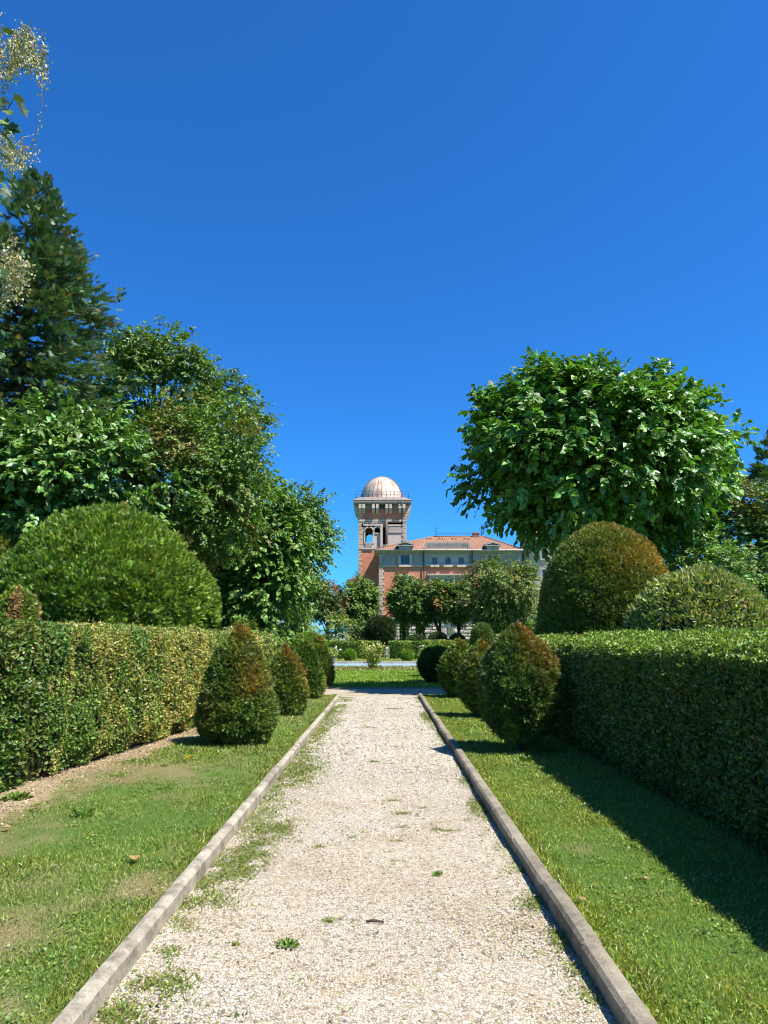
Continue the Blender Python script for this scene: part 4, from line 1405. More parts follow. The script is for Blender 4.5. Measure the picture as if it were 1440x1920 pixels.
# ------------------------------------------------------------------ pollards and topiary before the villa
GP = 'pollarded trees before the villa'
def pollard(lab, px_, top, bot, wd, Y_, c=(.058, .118, .026), tip=None, ivy=False, n=9000, size=.20, depth=1.0, lean=0):
    x_, _, zt = at(px_, top, Y_)
    zb = at(px_, bot, Y_)[2]
    r_ = wd / 2 * Y_ / FPX * 1.12
    n = int(n * 1.75)
    cz, rz = (zt + zb) / 2, (zt - zb) / 2
    bxx = x_ + lean
    o = tree('pollard_tree', lab, 'tree', (bxx, Y_), (x_, Y_, cz), (r_, r_ * depth, rz), 90, r_ * .36, n, size, LEAF, MAT['leaf'], c, .28, .18, tip, .15, GP, 16, .55, 5, .4)
    if ivy:
        k = 1500
        a = RNG.random(k) * 6.283
        z = RNG.random(k) * zb * 1.05
        rr_ = .28 + .22 * vnoise(np.stack([a, z, 0 * z], 1), 3)
        P = np.stack([bxx + rr_ * np.cos(a), Y_ + rr_ * np.sin(a), z], 1)
        N = np.stack([np.cos(a), np.sin(a), .2 + 0 * a], 1)
        Geo().inst(LEAF, P, N + .8 * RNG.normal(size=(k, 3)), N + .4 * RNG.normal(size=(k, 3)), .2, tints(k, (.11, .18, .045), .3)).build('ivy', MAT['leaf'], o)
    return o


pollard('dense pollard tree left of the sky gap', 566, 1078, 1160, 84, 68, (.06, .11, .028), None, False, 9000)
pollard('dark leaning pollard with rusty leaf tips in the sky gap', 615, 1094, 1162, 62, 70, (.045, .085, .024), (.26, .11, .05), False, 5200)
pollard('ivy clad pollard directly left of the villa corner', 674, 1084, 1172, 52, 72, (.07, .13, .028), None, True, 10000)
pollard('ivy clad pollard right of the villa corner quoins', 757, 1086, 1160, 46, 73, (.07, .13, .028), None, True, 7500)
pollard('slim pollard between two ivy clad trunks', 787, 1094, 1168, 44, 72, (.065, .12, .028), None, True, 6500)
pollard('pollard under the middle triple window', 822, 1092, 1158, 56, 72, (.075, .13, .03), (.16, .12, .04), False, 7500)
pollard('pollard with a bronzed top left of round tree', 858, 1095, 1164, 52, 71, (.07, .125, .028), (.15, .12, .045), False, 7000)
pollard('large round bronzed tree before the villa right half', 935, 1050, 1166, 118, 66, (.075, .12, .03), (.13, .12, .04), False, 17000, .20)

clipped('mushroom_topiary', 'dark shaded mushroom yew behind the hedge gap', 'topiary', (-.30, 66.5, 0), prof(BALL, 1.35, 1.15, 3.75), 7000, .18, SPRIG, MAT['needle'],
        lambda q, N, lm: tints(len(q), (.022, .045, .014), .25), None, 'dark topiary before the villa', .05, 1, .2, .6, .92, .05, (.42, 1), 201)  # shade of the trees put into this very dark green
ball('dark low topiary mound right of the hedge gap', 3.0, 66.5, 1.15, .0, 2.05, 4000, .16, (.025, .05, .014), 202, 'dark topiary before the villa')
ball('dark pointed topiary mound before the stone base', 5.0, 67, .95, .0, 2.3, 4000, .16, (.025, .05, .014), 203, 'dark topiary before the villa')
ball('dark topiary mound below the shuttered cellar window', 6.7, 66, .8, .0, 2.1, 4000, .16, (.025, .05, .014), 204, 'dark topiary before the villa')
ball('leafy rounded shrub beside the tall shaded hedge', 8.3, 61, .95, .0, 3.0, 5000, .15, (.05, .09, .022), 205, 'dark topiary before the villa')
n = 900
x_, _, _ = at(1008, 1160, 70)
P = np.stack([x_ + RNG.normal(size=n) * .5, 70 + RNG.normal(size=n) * .4, 1.0 + 4.2 * RNG.random(n)], 1)
tag(Geo().inst(LANCE, P, rdir(n) + np.array([0, 0, .7]), rdir(n), .42, tints(n, (.12, .24, .05), .25)).build('bamboo_clump', MAT['leaf']), 'bright green bamboo-like clump at foot of the turret', 'plant')

# ------------------------------------------------------------------ pool, rose and flowers
root = empty('garden_pool', (0, 46, 0), 'long blue garden pool with grey stone rim beyond the lawn', 'pool')
g = Geo()
x0, x1, y0, y1 = -3.7, 9.0, 43.2, 48.6
g.box(x0, x1, y0 - .35, y0, -.3, .05)
g.box(x0, x1, y1, y1 + .4, -.3, .16)
g.box(x0 - .35, x0, y0 - .35, y1 + .4, -.3, .055)
g.box(x1, x1 + .35, y0 - .35, y1 + .4, -.3, .055)
g.build('rim', MAT['grey_stone'], root)
g = Geo()
g.box(x0, x1, y0, y1, -.2, .03)
g.build('water', MAT['water'], root)


def flower_bush(name, lab, px_, base_py, top_py, wd, Y_, col, nfl, leafc, n=1400, pot=False, fs=.09):
    x_, _, zt = at(px_, top_py, Y_)
    zb = at(px_, base_py, Y_)[2]
    root = empty(name, (x_, Y_, max(zb, 0)), lab, 'flower bush')
    r_ = wd / 2 * Y_ / FPX
    zb = max(zb, .0)
    st, lf, fl = Geo(), Geo(), Geo()
    ends = []
    z1 = zb + (.35 if pot else 0)
    for k in range(9):
        a = k * 2.4
        e = (x_ + r_ * .75 * math.cos(a), Y_ + r_ * .75 * math.sin(a), zb + (zt - zb) * random.uniform(.7, .97))
        st.tube([(x_, Y_, z1), ((x_ + e[0]) / 2 + .02, (Y_ + e[1]) / 2, (z1 + e[2]) / 2 + .08), e], [.02, .014, .006], 5)
        ends.append(e)
    st.build('stems', MAT['bark'], root)
    P = np.array(ends)[RNG.integers(0, 9, n)]
    f = RNG.random(n)[:, None] ** .7
    P = P * f + np.array([x_, Y_, z1]) * (1 - f) + RNG.normal(size=(n, 3)) * .11
    lf.inst(LEAF, P, rdir(n), np.array([0, 0, .6]) + RNG.normal(size=(n, 3)), .11 * (.6 + .7 * RNG.random(n)), tints(n, leafc, .25))
    lf.build('leaves', MAT['leaf'], root)
    C = np.array(ends)[RNG.integers(0, 9, nfl)] + RNG.normal(size=(nfl, 3)) * np.array([.14, .14, .1])
    k = nfl * 9
    fl.inst(LEAF, np.repeat(C, 9, 0), rdir(k) + np.array([0, -.1, .3]), rdir(k), fs, tints(k, col, .12), 0, 1.5)
    fl.build('blossoms', MAT['petal'], root)
    if pot:
        p = Geo()
        p.lathe([(.001, .0), (.20, .0), (.26, .28), (.32, .40), (.32, .46), (.27, .46), (.25, .4), (.001, .4)], (x_, Y_, 0), 16)
        p.build('pot', MAT['terracotta'], root)


flower_bush('rose_bush', 'tall yellow green rose bush with cream blooms before the pool', 699, 1259, 1206, 44, 39, (.72, .60, .36), 16, (.14, .20, .05), 1500)
flower_bush('potted_oleander', 'white flowering plant in a dark pot at left pool end', 621, 1246, 1216, 26, 47.5, (.72, .72, .60), 14, (.16, .21, .07), 900, True, .1)
flower_bush('hydrangea_bush', 'pale pink blooms on a thin bush behind the dark yew ball', 795, 1250, 1214, 18, 44, (.70, .55, .50), 8, (.10, .15, .05), 500, False, .1)
# small iron chair standing in the hedge gap
x_, _, _ = at(725, 1230, 57)
root = empty('garden_chair', (x_, 57, 0), 'thin grey metal garden chair before the gap between hedges', 'chair')
g = Geo()
g.box(x_ - .22, x_ + .22, 56.8, 57.2, .43, .46)
g.build('seat', MAT['grey_stone'], root)
for dx in (-.2, .2):
    for dy in (-.18, .18):
        Geo().tube([(x_ + dx, 57 + dy, 0), (x_ + dx, 57 + dy, .43)], .02, 6).build('leg', MAT['grey_stone'], root)
g = Geo()
for dx in (-.2, .2):
    g.tube([(x_ + dx, 57.19, .46), (x_ + dx, 57.24, .95)], .02, 6)
for z in (.62, .78, .95):
    g.tube([(x_ - .2, 57.22, z), (x_ + .2, 57.22, z)], .018, 6)
g.build('backrest', MAT['grey_stone'], root)

# ------------------------------------------------------------------ the villa
def wall_holes(g, x0, x1, z0, z1, y, holes, depth=.35, mat=0, face=-1):
    """a wall facing -y with rectangular openings and their reveals"""
    xs = sorted({x0, x1, *[h[0] for h in holes], *[h[1] for h in holes]})
    zs = sorted({z0, z1, *[h[2] for h in holes], *[h[3] for h in holes]})
    for i in range(len(xs) - 1):
        for j in range(len(zs) - 1):
            cx, cz = (xs[i] + xs[i + 1]) / 2, (zs[j] + zs[j + 1]) / 2
            if any(h[0] < cx < h[1] and h[2] < cz < h[3] for h in holes):
                continue
            g.poly([(xs[i], y, zs[j]), (xs[i + 1], y, zs[j]), (xs[i + 1], y, zs[j + 1]), (xs[i], y, zs[j + 1])], [(0, 1, 2, 3)], mat)
    for a, b, c, d in holes:
        V = [(a, y, c), (b, y, c), (b, y, d), (a, y, d), (a, y + depth, c), (b, y + depth, c), (b, y + depth, d), (a, y + depth, d)]
        g.poly(V, [(0, 4, 5, 1), (1, 5, 6, 2), (2, 6, 7, 3), (3, 7, 4, 0)], mat)


def window(par, a, b, c, d, y, bars=(1, 0), mat='white', fw=.07, rec=.16):
    """frame with its pane, set into an opening"""
    g = Geo()
    yy = y + rec
    g.box(a, a + fw, yy, yy + .08, c, d)
    g.box(b - fw, b, yy, yy + .08, c, d)
    g.box(a + fw, b - fw, yy, yy + .08, c, c + fw)
    g.box(a + fw, b - fw, yy, yy + .08, d - fw, d)
    for k in range(bars[0]):
        x = a + (b - a) * (k + 1) / (bars[0] + 1)
        g.box(x - fw * .4, x + fw * .4, yy + .004, yy + .076, c + fw, d - fw)
    for k in range(bars[1]):
        z = c + (d - c) * (k + 1) / (bars[1] + 1)
        g.box(a + fw, b - fw, yy + .008, yy + .07, z - fw * .35, z + fw * .35)
    w = g.build('window', MAT[mat], par)
    p = Geo().poly([(a + .02, yy + .05, c + .02), (b - .02, yy + .05, c + .02), (b - .02, yy + .05, d - .02), (a + .02, yy + .05, d - .02)], [(0, 1, 2, 3)])
    p.build('pane', MAT['glass'], w)
    return w


VY = 92.0
vx = lambda px_, py_=1050, Y_=VY: at(px_, py_, Y_)[0]
vz = lambda py_, Y_=VY: at(720, py_, Y_)[2]
villa = empty('villa', (9, VY, 0), 'brick villa with tiled hip roof and grey attic storey', 'villa')
XL, XR = vx(711.5), vx(979)
ZE = vz(1038)          # underside of the eave
ZF = vz(1060)          # foot of the frieze storey
ZB = vz(1162)          # top of the rusticated base
DEP = 15.0
# openings
attic = [(vx(751), vx(768), vz(1058), vz(1040))]
tri = [(vx(810), vx(820), vz(1058.5), vz(1045)), (vx(834.5), vx(845), vz(1058.5), vz(1045)), (vx(859.5), vx(870), vz(1058.5), vz(1045))]
ratt = [(vx(914), vx(931), vz(1058), vz(1040))]
piano = [(vx(746, 1100), vx(772, 1100), vz(1118), vz(1084)), (vx(808, 1100), vx(828, 1100), vz(1118), vz(1083.5)), (vx(831, 1100), vx(850, 1100), vz(1118), vz(1083.5)),
         (vx(853, 1100), vx(873, 1100), vz(1118), vz(1083.5)), (vx(908, 1100), vx(934, 1100), vz(1118), vz(1084))]
lowz = (vz(1158), vz(1130))
ground_f = [(vx(a, 1140), vx(b, 1140), *lowz) for a, b in ((746, 770), (809, 828), (832, 850), (854, 873), (908, 932))]
g = Geo()
wall_holes(g, XL, XR, ZB, ZF, VY, piano + ground_f)
g.poly([(XL, VY, 0), (XL, VY + DEP, 0), (XL, VY + DEP, ZE), (XL, VY, ZE)], [(0, 1, 2, 3)])
g.poly([(XR, VY, 0), (XR, VY + DEP, 0), (XR, VY + DEP, ZE), (XR, VY, ZE)], [(3, 2, 1, 0)])
g.poly([(XL, VY + DEP, 0), (XR, VY + DEP, 0), (XR, VY + DEP, ZE), (XL, VY + DEP, ZE)], [(3, 2, 1, 0)])
g.build('wall', MAT['brick'], villa)
g = Geo()
wall_holes(g, XL - .02, XR, ZF, ZE, VY - .03, attic + tri + ratt)
g.build('attic_wall', MAT['frieze'], villa)
# slightly projecting panels and pilasters of the attic storey
g = Geo()
for a, b in ((722, 744), (775, 792), (880, 905), (938, 970)):
    xa, xb = vx(a), vx(b)
    Geo().box(xa, xb, VY - .10, VY - .033, ZF + .30, ZE - .25).build('panel', MAT['grey_stone'], villa)
for a, b in ((712, 717), (746.5, 751), (768, 772.5), (909, 913.5), (931.5, 936)):
    Geo().box(vx(a), vx(b), VY - .22, VY - .034, ZF + .1, ZE - .05).build('pilaster', MAT['stone'], villa)
for a, b, y_, lo, hi in ((XL - .10, vx(792), .16, .18, .06), (vx(797), vx(884), .20, .12, .16), (vx(889), XR, .16, .18, .06)):
    Geo().box(a, b, VY - y_, VY - .032, ZF - lo, ZF + hi).build('string_course', MAT['stone'], villa)
for a in attic + tri + ratt:
    Geo().box(a[0] - .22, a[1] + .22, VY - .34, VY - .205, a[2] - .36, a[2] - .10).build('sill', MAT['stone'], villa)
for a in attic + ratt:
    window(villa, *a, VY - .03, (1, 0), 'frieze')
for a in tri:
    window(villa, *a, VY - .03, (1, 0), 'frieze')
for a in piano + ground_f:
    window(villa, *a, VY, (1, 1), 'white', .09)
# surrounds of the first-floor windows
g = Geo()
zt = vz(1083.5)
zb_ = vz(1119)
xa, xb = vx(804.5, 1100), vx(876.5, 1100)
g.box(xa - .25, xb + .25, VY - .32, VY - .003, zt + .32, zt + .50)
g.box(xa, xb, VY - .12, VY - .003, zt + .02, zt + .317)
for a, b in ((804.5, 808), (828.2, 830.8), (850.2, 852.8), (873.2, 876.5)):
    g.box(vx(a, 1100), vx(b, 1100), VY - .12, VY - .003, zb_, zt + .017)
for a, b in ((743, 775), (905, 937)):
    xa, xb = vx(a, 1100), vx(b, 1100)
    g.box(xa - .1, xb + .1, VY - .25, VY - .003, zt + .25, zt + .42)
    g.box(xa, xb, VY - .10, VY - .003, zt + .02, zt + .247)
g.build('window_surround', MAT['stone'], villa)
# corner quoins: rough blocks alternating long and short
g = Geo()
z, k = ZB, 0
while z < ZF - .2:
    h = .40
    w = .62 if k % 2 else .46
    g.box(XL - .075 - .01 * (k % 3), XL + w, VY - .10 - .02 * (k % 3), VY + w, z + .03, min(z + h - .03, ZF - .19))
    z += h
    k += 1
g.build('quoin', MAT['quoin'], villa)
# rusticated base with a shuttered cellar window
g = Geo()
rr = random.Random(2)
z = -.1
cw = (vx(839, 1180), vx(850, 1180), vz(1190), vz(1174))
k = 0
while z < ZB - .05:
    x = XL - .1 - (.35 if k % 2 else 0)
    h = (ZB + .1) / 10
    while x < XR:
        w = rr.uniform(.8, 1.3)
        x2 = min(x + w - .05, XR)
        if x2 - max(x, XL - .1) > .1 and not (x < cw[1] and x2 > cw[0] and z < cw[3] and z + h > cw[2]):
            d = rr.uniform(.12, .3)
            xa, xb, za, zc = max(x, XL - .1), x2, z + .03, z + h - .03
            V = [(xa, VY, za), (xb, VY, za), (xb, VY, zc), (xa, VY, zc), (xa + .08, VY - d, za + .07), (xb - .08, VY - d * .8, za + .08), (xb - .09, VY - d, zc - .07), (xa + .07, VY - d * .9, zc - .08)]
            g.poly(V, [(4, 5, 6, 7), (0, 1, 5, 4), (1, 2, 6, 5), (2, 3, 7, 6), (3, 0, 4, 7)])
        x += w
    z += h
    k += 1
g.box(XL - .05, XR, VY - .02, VY + .3, -.1, ZB - .004)
g.box(XL - .12, XR, VY - .36, VY - .003, ZB + .004, ZB + .30)
g.build('stone_base', MAT['stone'], villa)
sh = Geo()
for i in range(2):
    xm = cw[0] + (cw[1] - cw[0]) * i / 2
    sh.box(xm + .01, xm + (cw[1] - cw[0]) / 2 - .01, VY - .10, VY - .025, cw[2], cw[3])
    for j in range(9):
        zz = cw[2] + .05 + (cw[3] - cw[2] - .1) * j / 9
        sh.box(xm + .05, xm + (cw[1] - cw[0]) / 2 - .05, VY - .13, VY - .103, zz, zz + .06)
sh.build('shutter', MAT['shutter'], villa)
# eaves, gutter, hip roof of corrugated tile rows
EX0, EX1, EY0 = vx(702, 1034), vx(979, 1034), VY - .72
ZG = vz(1031, EY0)
g = Geo()
g.extrude_x([(VY + .4, ZE), (VY - .02, ZE), (VY - .38, ZE + .10), (VY - .42, ZE + .26), (EY0, ZE + .30), (EY0, ZG - .02), (VY + .4, ZG - .02)], EX0, EX1)
g.extrude_y([(EX0, ZE + .30), (EX0, ZG - .025), (XL + .3, ZG - .025), (XL + .3, ZE + .004), (XL - .05, ZE + .004), (XL - .35, ZE + .10), (XL - .38, ZE + .26)], VY + .41, VY + DEP + .6)
g.build('cornice', MAT['grey_stone'], villa)
g = Geo().tube([(EX0, EY0 - .07, ZG - .03), (EX1, EY0 - .07, ZG - .03)], .085, 8)
g.build('gutter', MAT['frieze'], villa)


def tile_face(g, a, b, c, d, pitch=.30, amp=.055, rows=1):
    """corrugated roof face: eave a->b, ridge d->c (d above a, c above b); d may equal c"""
    a, b, c, d = [np.array(p, float) for p in (a, b, c, d)]
    e = b - a
    L = np.linalg.norm(e)
    ex = e / L
    up0 = d - a
    nrm = norm(np.cross(ex, up0))
    if nrm[2] < 0:
        nrm = -nrm
    upv = norm(np.cross(nrm, ex))
    if upv[2] < 0:
        upv = -upv
    s_d, s_c = np.dot(d - a, ex), np.dot(c - a, ex)
    H = np.dot(d - a, upv)
    n = int(L / pitch) * 4
    V, F = [], []
    for i in range(n + 1):
        s = L * i / n
        if s < s_d:
            t = H * s / max(s_d, 1e-6)
        elif s > s_c:
            t = H * (L - s) / max(L - s_c, 1e-6)
        else:
            t = H
        o = amp * (abs(math.sin(math.pi * i / 4)) ** .7)
        V.append(a + ex * s + nrm * o)
        V.append(a + ex * s + upv * max(t, .01) + nrm * o)
    for i in range(n):
        F.append((2 * i, 2 * i + 2, 2 * i + 3, 2 * i + 1))
    g.poly(np.array(V), F, 0, False)


RY = VY + 7.0
RZ = at(855, 1007, RY)[2]
rl, rr_ = at(812, 1008, RY)[0], at(908, 1008, RY)[0]
g = Geo()
A_, B_ = (EX0 - .05, EY0 - .05, ZG), (EX1, EY0 - .05, ZG)
C_, D_ = (rr_, RY, RZ), (rl, RY, RZ)
BK0, BK1 = (EX0 - .05, VY + DEP + .6, ZG), (EX1, VY + DEP + .6, ZG)
tile_face(g, A_, B_, C_, D_)
tile_face(g, BK0, A_, D_, D_)
tile_face(g, B_, BK1, C_, C_)
tile_face(g, BK1, BK0, D_, C_)
for p, q in ((A_, D_), (B_, C_), (D_, C_), (BK0, D_), (BK1, C_)):
    g.tube([np.array(p) + [0, 0, .04], np.array(q) + [0, 0, .04]], .13, 7)
roof = g.build('roof', MAT['tile'], villa)
# small vents along the upper slope
for px_ in (800, 806, 823, 829, 848, 854, 871, 878):
    x_, y_, z_ = at(px_, 1011.2, RY - 1.3)
    h = Geo()
    h.extrude_y([(x_ - .14, z_ - .3), (x_ + .14, z_ - .3), (x_ + .14, z_ + .04), (x_, z_ + .14), (x_ - .14, z_ + .04)], RY - 1.75, RY - 1.0)
    h.build('roof_vent', MAT['dark_stone'], villa)
# brick chimney, ridge railing, lightning rods
h = Geo()
xa, xb = at(886, 1006, RY)[0], at(898, 1006, RY)[0]
zt = at(890, 1001.3, RY)[2]
h.box(xa, xb, RY - .35, RY + .35, RZ - .4, zt)
h.box(xa - .06, xb + .06, RY - .41, RY + .41, zt + .002, zt + .10)
for i in range(4):
    xm = xa + (xb - xa) * (i + .5) / 4
    h.tube([(xm, RY, zt + .10), (xm, RY, zt + .28)], .085, 8)
h.build('chimney', MAT['tile'], villa)
h = Geo()
y_ = RY + 1.6
xa, xb = at(820, 1003, y_)[0], at(886, 1003, y_)[0]
z0_, z1_ = RZ - .15, at(850, 1000.3, y_)[2]
for i in range(19):
    x = xa + (xb - xa) * i / 18
    h.tube([(x, y_, z0_ - .3), (x, y_, z1_ + (.3 if i % 3 == 0 else 0))], .016, 4)
for z in (z0_ + .15, z1_):
    h.tube([(xa, y_, z), (xb, y_, z)], .018, 4)
h.build('roof_railing', MAT['iron'], villa)
for px_, top in ((817, 968), (902, 976)):
    h = Geo()
    x_, _, zt = at(px_, top, RY)
    h.tube([(x_, RY, RZ), (x_, RY, RZ + 1.2), (x_, RY, zt)], [.05, .03, .015], 5)
    for z, w in ((RZ + .35, .42), (RZ + .75, .3), (RZ + 1.15, .36)):
        h.tube([(x_ - w, RY, z + .1), (x_, RY, z), (x_ + w, RY, z + .1)], .018, 4)
    h.build('antenna', MAT['iron'], villa)
# attic parapet with its hanging lambrequin
PY0 = VY - .30
h = Geo()
xa, xb = vx(798, 1022), vx(880, 1022)
zb_, zt = ZG + .06, at(840, 1017.5, PY0)[2]
h.box(xa, xb, PY0, PY0 + .25, zt - .14, zt + .06)
h.box(xa + .06, xb - .06, PY0 + .06, PY0 + .22, zb_, zt - .145)
for i in range(23):
    x = xa + .18 + (xb - xa - .36) * i / 22
    h.extrude_y([(x - .09, zt - .16), (x - .07, zt - .42), (x, zt - .55), (x + .07, zt - .42), (x + .09, zt - .16)], PY0 + .02, PY0 + .055)
h.box(xa - .12, xa + .20, PY0 - .03, PY0 - .005, zb_, zt - .15)
h.box(xb - .20, xb + .12, PY0 - .03, PY0 - .005, zb_, zt - .15)
h.build('parapet', MAT['grey_stone'], villa)


def dormer(px0, px1, apex):
    xa, xb = vx(px0, 1025), vx(px1, 1025)
    y0 = VY - .95
    z0, zp, za = ZE + .02, at(760, 1024.0, y0)[2], at(760, apex, y0)[2]
    xm = (xa + xb) / 2
    h = Geo()
    h.box(xa + .30, xb - .30, y0 + .15, VY + 2.4, ZG - .10, zp - .004)
    h.box(xa + .42, xb - .42, y0 + .10, y0 + .148, ZG + .05, zp - .12)
    d = h.build('dormer', MAT['frieze'], villa)
    p = Geo()
    p.extrude_y([(xa, zp), (xb, zp), (xb, zp + .12), (xa, zp + .12)], y0 - .10, y0 + .5)
    p.extrude_y([(xa + .25, zp + .123), (xb - .25, zp + .123), (xm, za - .22)], y0 + .06, y0 + .45)
    for s in (-1, 1):
        xe = xa if s < 0 else xb
        p.extrude_y([(xe, zp + .124), (xm, za - .16), (xm, za), (xe - s * -.0, zp + .29)] if s < 0 else [(xm, za - .16), (xe, zp + .124), (xe, zp + .29), (xm, za)], y0 - .12, VY + 2.6)
    p.build('pediment', MAT['grey_stone'], d)


dormer(743.5, 775.5, 1015.0)
dormer(907, 937, 1016.0)
# rain pipes
for px_ in (794.5, 885):
    x_ = vx(px_, 1060)
    h = Geo().tube([(x_, EY0, ZG - .1), (x_, VY - .25, ZE - .35), (x_, VY - .22, ZF), (x_, VY - .20, vz(1090)), (x_, VY - .20, .2)], .075, 7)
    h.build('downpipe', MAT['iron'], villa)

# ------------------------------------------------------------------ observatory tower
TY = 97.5
tx = lambda px_, py_=1000: at(px_, py_, TY)[0]
tz = lambda py_: at(720, py_, TY)[2]
TL, TR = tx(672.7), tx(761)
TD = TR - TL
TB = TY + TD
tower = empty('observatory_tower', ((TL + TR) / 2, TY + TD / 2, 0), 'square brick observatory tower with a rusty metal dome', 'tower')
zf, zs_, zc = tz(1027.5), tz(976), tz(941)       # loggia floor, string course, deck edge
g = Geo()
g.box(TL, TR, TY, TB, -.1, zf - .35)
g.build('shaft', MAT['brick'], tower)
# belvedere storey with its openings
b1 = (tx(684.8), tx(698.8), tz(1017.5), tz(989.5))
b2 = (tx(702), tx(712.7), tz(999), tz(989))
b3 = (tx(718), tx(726), tz(1020), tz(980))
g = Geo()


def arch_top(g, a, b, z0, z1, y, depth=.4, seg=12):
    """masonry left above a round arch inside the rectangle a..b, z0..z1"""
    r = (b - a) / 2
    xm = (a + b) / 2
    zsp = z1 - r
    V, F = [], []
    for k in range(seg + 1):
        t = math.pi - math.pi * k / seg
        x, z = xm + r * math.cos(t), zsp + r * math.sin(t)
        V += [(x, y, z), (x, y, z1 + .001), (x, y + depth, z), (x, y + depth, z1 + .001)]
    for k in range(seg):
        q = 4 * k
        F += [(q, q + 4, q + 5, q + 1), (q + 2, q + 3, q + 7, q + 6), (q, q + 2, q + 6, q + 4)]
    g.poly(V, F)


wall_holes(g, TL, TR, zf - .35, zs_ - .9, TY, [b1, b2, b3], .40)
arch_top(g, b1[0], b1[1], b1[2], b1[3], TY)
arch_top(g, b2[0], b2[1], b2[2], b2[3] - .002, TY)
# back wall with the arch one sees through
wall_holes(g, TL, TR, zf - .35, zs_ - .9, TB - .4, [b1], .40)
arch_top(g, b1[0], b1[1], b1[2], b1[3], TB - .4)
for (x_a, x_b) in ((TL, TL + .4), (TR - .4, TR)):
    g.box(x_a + .002, x_b - .002, TY + .402, TB - .402, zf - .35, zs_ - .9)
g.box(TL + .4, TR - .4, TY + .41, TB - .41, zf - .36, zf - .2)
g.box(b1[1] + .03, b2[0] - .03, TY + .41, TB - .41, zf - .19, zs_ - .91)
g.build('loggia_wall', MAT['render'], tower)
g = Geo()
g.box(TL, TR, TY, TB, zs_ - .898, tz(955))
g.build('upper_wall', MAT['brick'], tower)
# arch trims, pilaster, ledges, frieze
g = Geo()
for (a, b, c, d) in (b1, b2):
    r, xm = (b - a) / 2 + .09, (a + b) / 2
    pts = [(xm + r * math.cos(t), TY - .05, d - (b - a) / 2 + r * math.sin(t)) for t in np.linspace(math.pi, 0, 13)]
    g.tube(pts, .10, 6)
g.box(b1[0] - .18, b1[0] - .003, TY - .10, TY - .003, b1[2] - .1, b1[3] - .4)
g.box(b1[1] + .003, b1[1] + .18, TY - .10, TY - .003, b1[2] - .1, b1[3] - .4)
g.box(tx(713.2), tx(717.5), TY - .30, TY - .003, zf - .1, tz(984))
g.box(tx(681), tx(718), TY - .16, TY - .003, tz(986), tz(983))
g.box(tx(681), tx(722), TY - .10, TY - .003, tz(981.5), tz(979))
g.box(tx(701), tx(713), TY - .10, TY - .003, tz(1001), tz(999))
g.build('arch_trim', MAT['stone'], tower)
g = Geo()
g.box(tx(727.5), tx(755), TY - .12, TY - .003, tz(986.5), tz(983.5))
g.box(tx(727.5), tx(755), TY - .12, TY - .003, tz(998.5), tz(996.8))
for i in range(14):
    x = tx(728.5) + (tx(754.5) - tx(728.5)) * i / 14
    g.box(x, x + .10, TY - .07, TY - .003, tz(996.7), tz(986.6))
g.build('frieze', MAT['render'], tower)
g = Geo()
g.box(TL - .10, TR + .10, TY - .14, TY - .003, tz(978), tz(974.5))
g.box(TL - .10, TL - .003, TY - .002, TB, tz(978), tz(974.5))
g.box(TR + .003, TR + .10, TY - .002, TB, tz(978), tz(974.5))
g.build('string_course', MAT['stone'], tower)
Geo().box(TL - .12, tx(700), TY - .16, TY - .003, tz(1030), tz(1027.3)).build('ledge', MAT['stone'], tower)
g = Geo()
xa, xb = tx(684.5), tx(699.5)
g.box(xa, xb, TY - .14, TY - .02, tz(1019.5), tz(1017.6))
for i in range(9):
    x = xa + .08 + (xb - xa - .26) * i / 8
    g.box(x, x + .07, TY - .12, TY - .04, tz(1026.8), tz(1019.6))
g.build('balustrade', MAT['stone'], tower)
h = Geo().tube([(tx(724.7), TY - .20, tz(975)), (tx(724.7), TY - .20, tz(1021))], .16, 8)
h.build('duct', MAT['dark_stone'], tower)
h = Geo().tube([(tx(754), TY - .9, tz(941)), (tx(754.3), TY - .16, tz(970)), (tx(754), TY - .16, tz(985))], .06, 6)
h.build('downpipe', MAT['iron'], tower)
# quoins at the corners of the tower
for (xe, s, zlo, zhi) in ((TL, 1, tz(1085), tz(976)), (TL, 1, tz(973), tz(955)), (TR, -1, tz(1020), tz(976)), (TR, -1, tz(973), tz(955))):
    g = Geo()
    z, k = zlo, 0
    while z < zhi:
        w = .52 if k % 2 else .38
        if not (tz(979) < z + .17 < tz(974)):
            xa, xb = sorted((xe - s * (.07 + .015 * (k % 3)), xe + s * w))
            g.box(xa, xb, TY - .08 - .015 * (k % 3), TY + w, z + .03, z + .33)
        z += .36
        k += 1
    g.build('quoin', MAT['quoin'], tower)
# bracketed cornice and deck
OV = .78
zfas = tz(944)
g = Geo()
g.box(TL - .06, TR + .06, TY - .05, TB + .05, tz(955) + .002, zfas - .20)
g.build('cornice_wall', MAT['grey_stone'], tower)
g = Geo()
x0, x1, y0, y1 = TL - OV, TR + OV, TY - OV, TB + OV
g.box(x0 + .10, x1 - .10, y0 + .10, y1 - .10, zfas - .198, zfas)
g.box(x0, x1, y0, y1, zfas + .002, zfas + .36)
g.build('cornice', MAT['brown_stone'], tower)
g = Geo()
g.poly([(x0 - .04, y0 - .04, zfas + .363), (x1 + .04, y0 - .04, zfas + .363), (x1 + .04, y1 + .04, zfas + .363), (x0 - .04, y1 + .04, zfas + .363),
        (x0 + .9, y0 + .9, zfas + .92), (x1 - .9, y0 + .9, zfas + .92), (x1 - .9, y1 - .9, zfas + .92), (x0 + .9, y1 - .9, zfas + .92)],
       [(0, 1, 5, 4), (1, 2, 6, 5), (2, 3, 7, 6), (3, 0, 4, 7), (4, 5, 6, 7)])
g.build('deck', MAT['brown_stone'], tower)
zt_ = zfas - .205
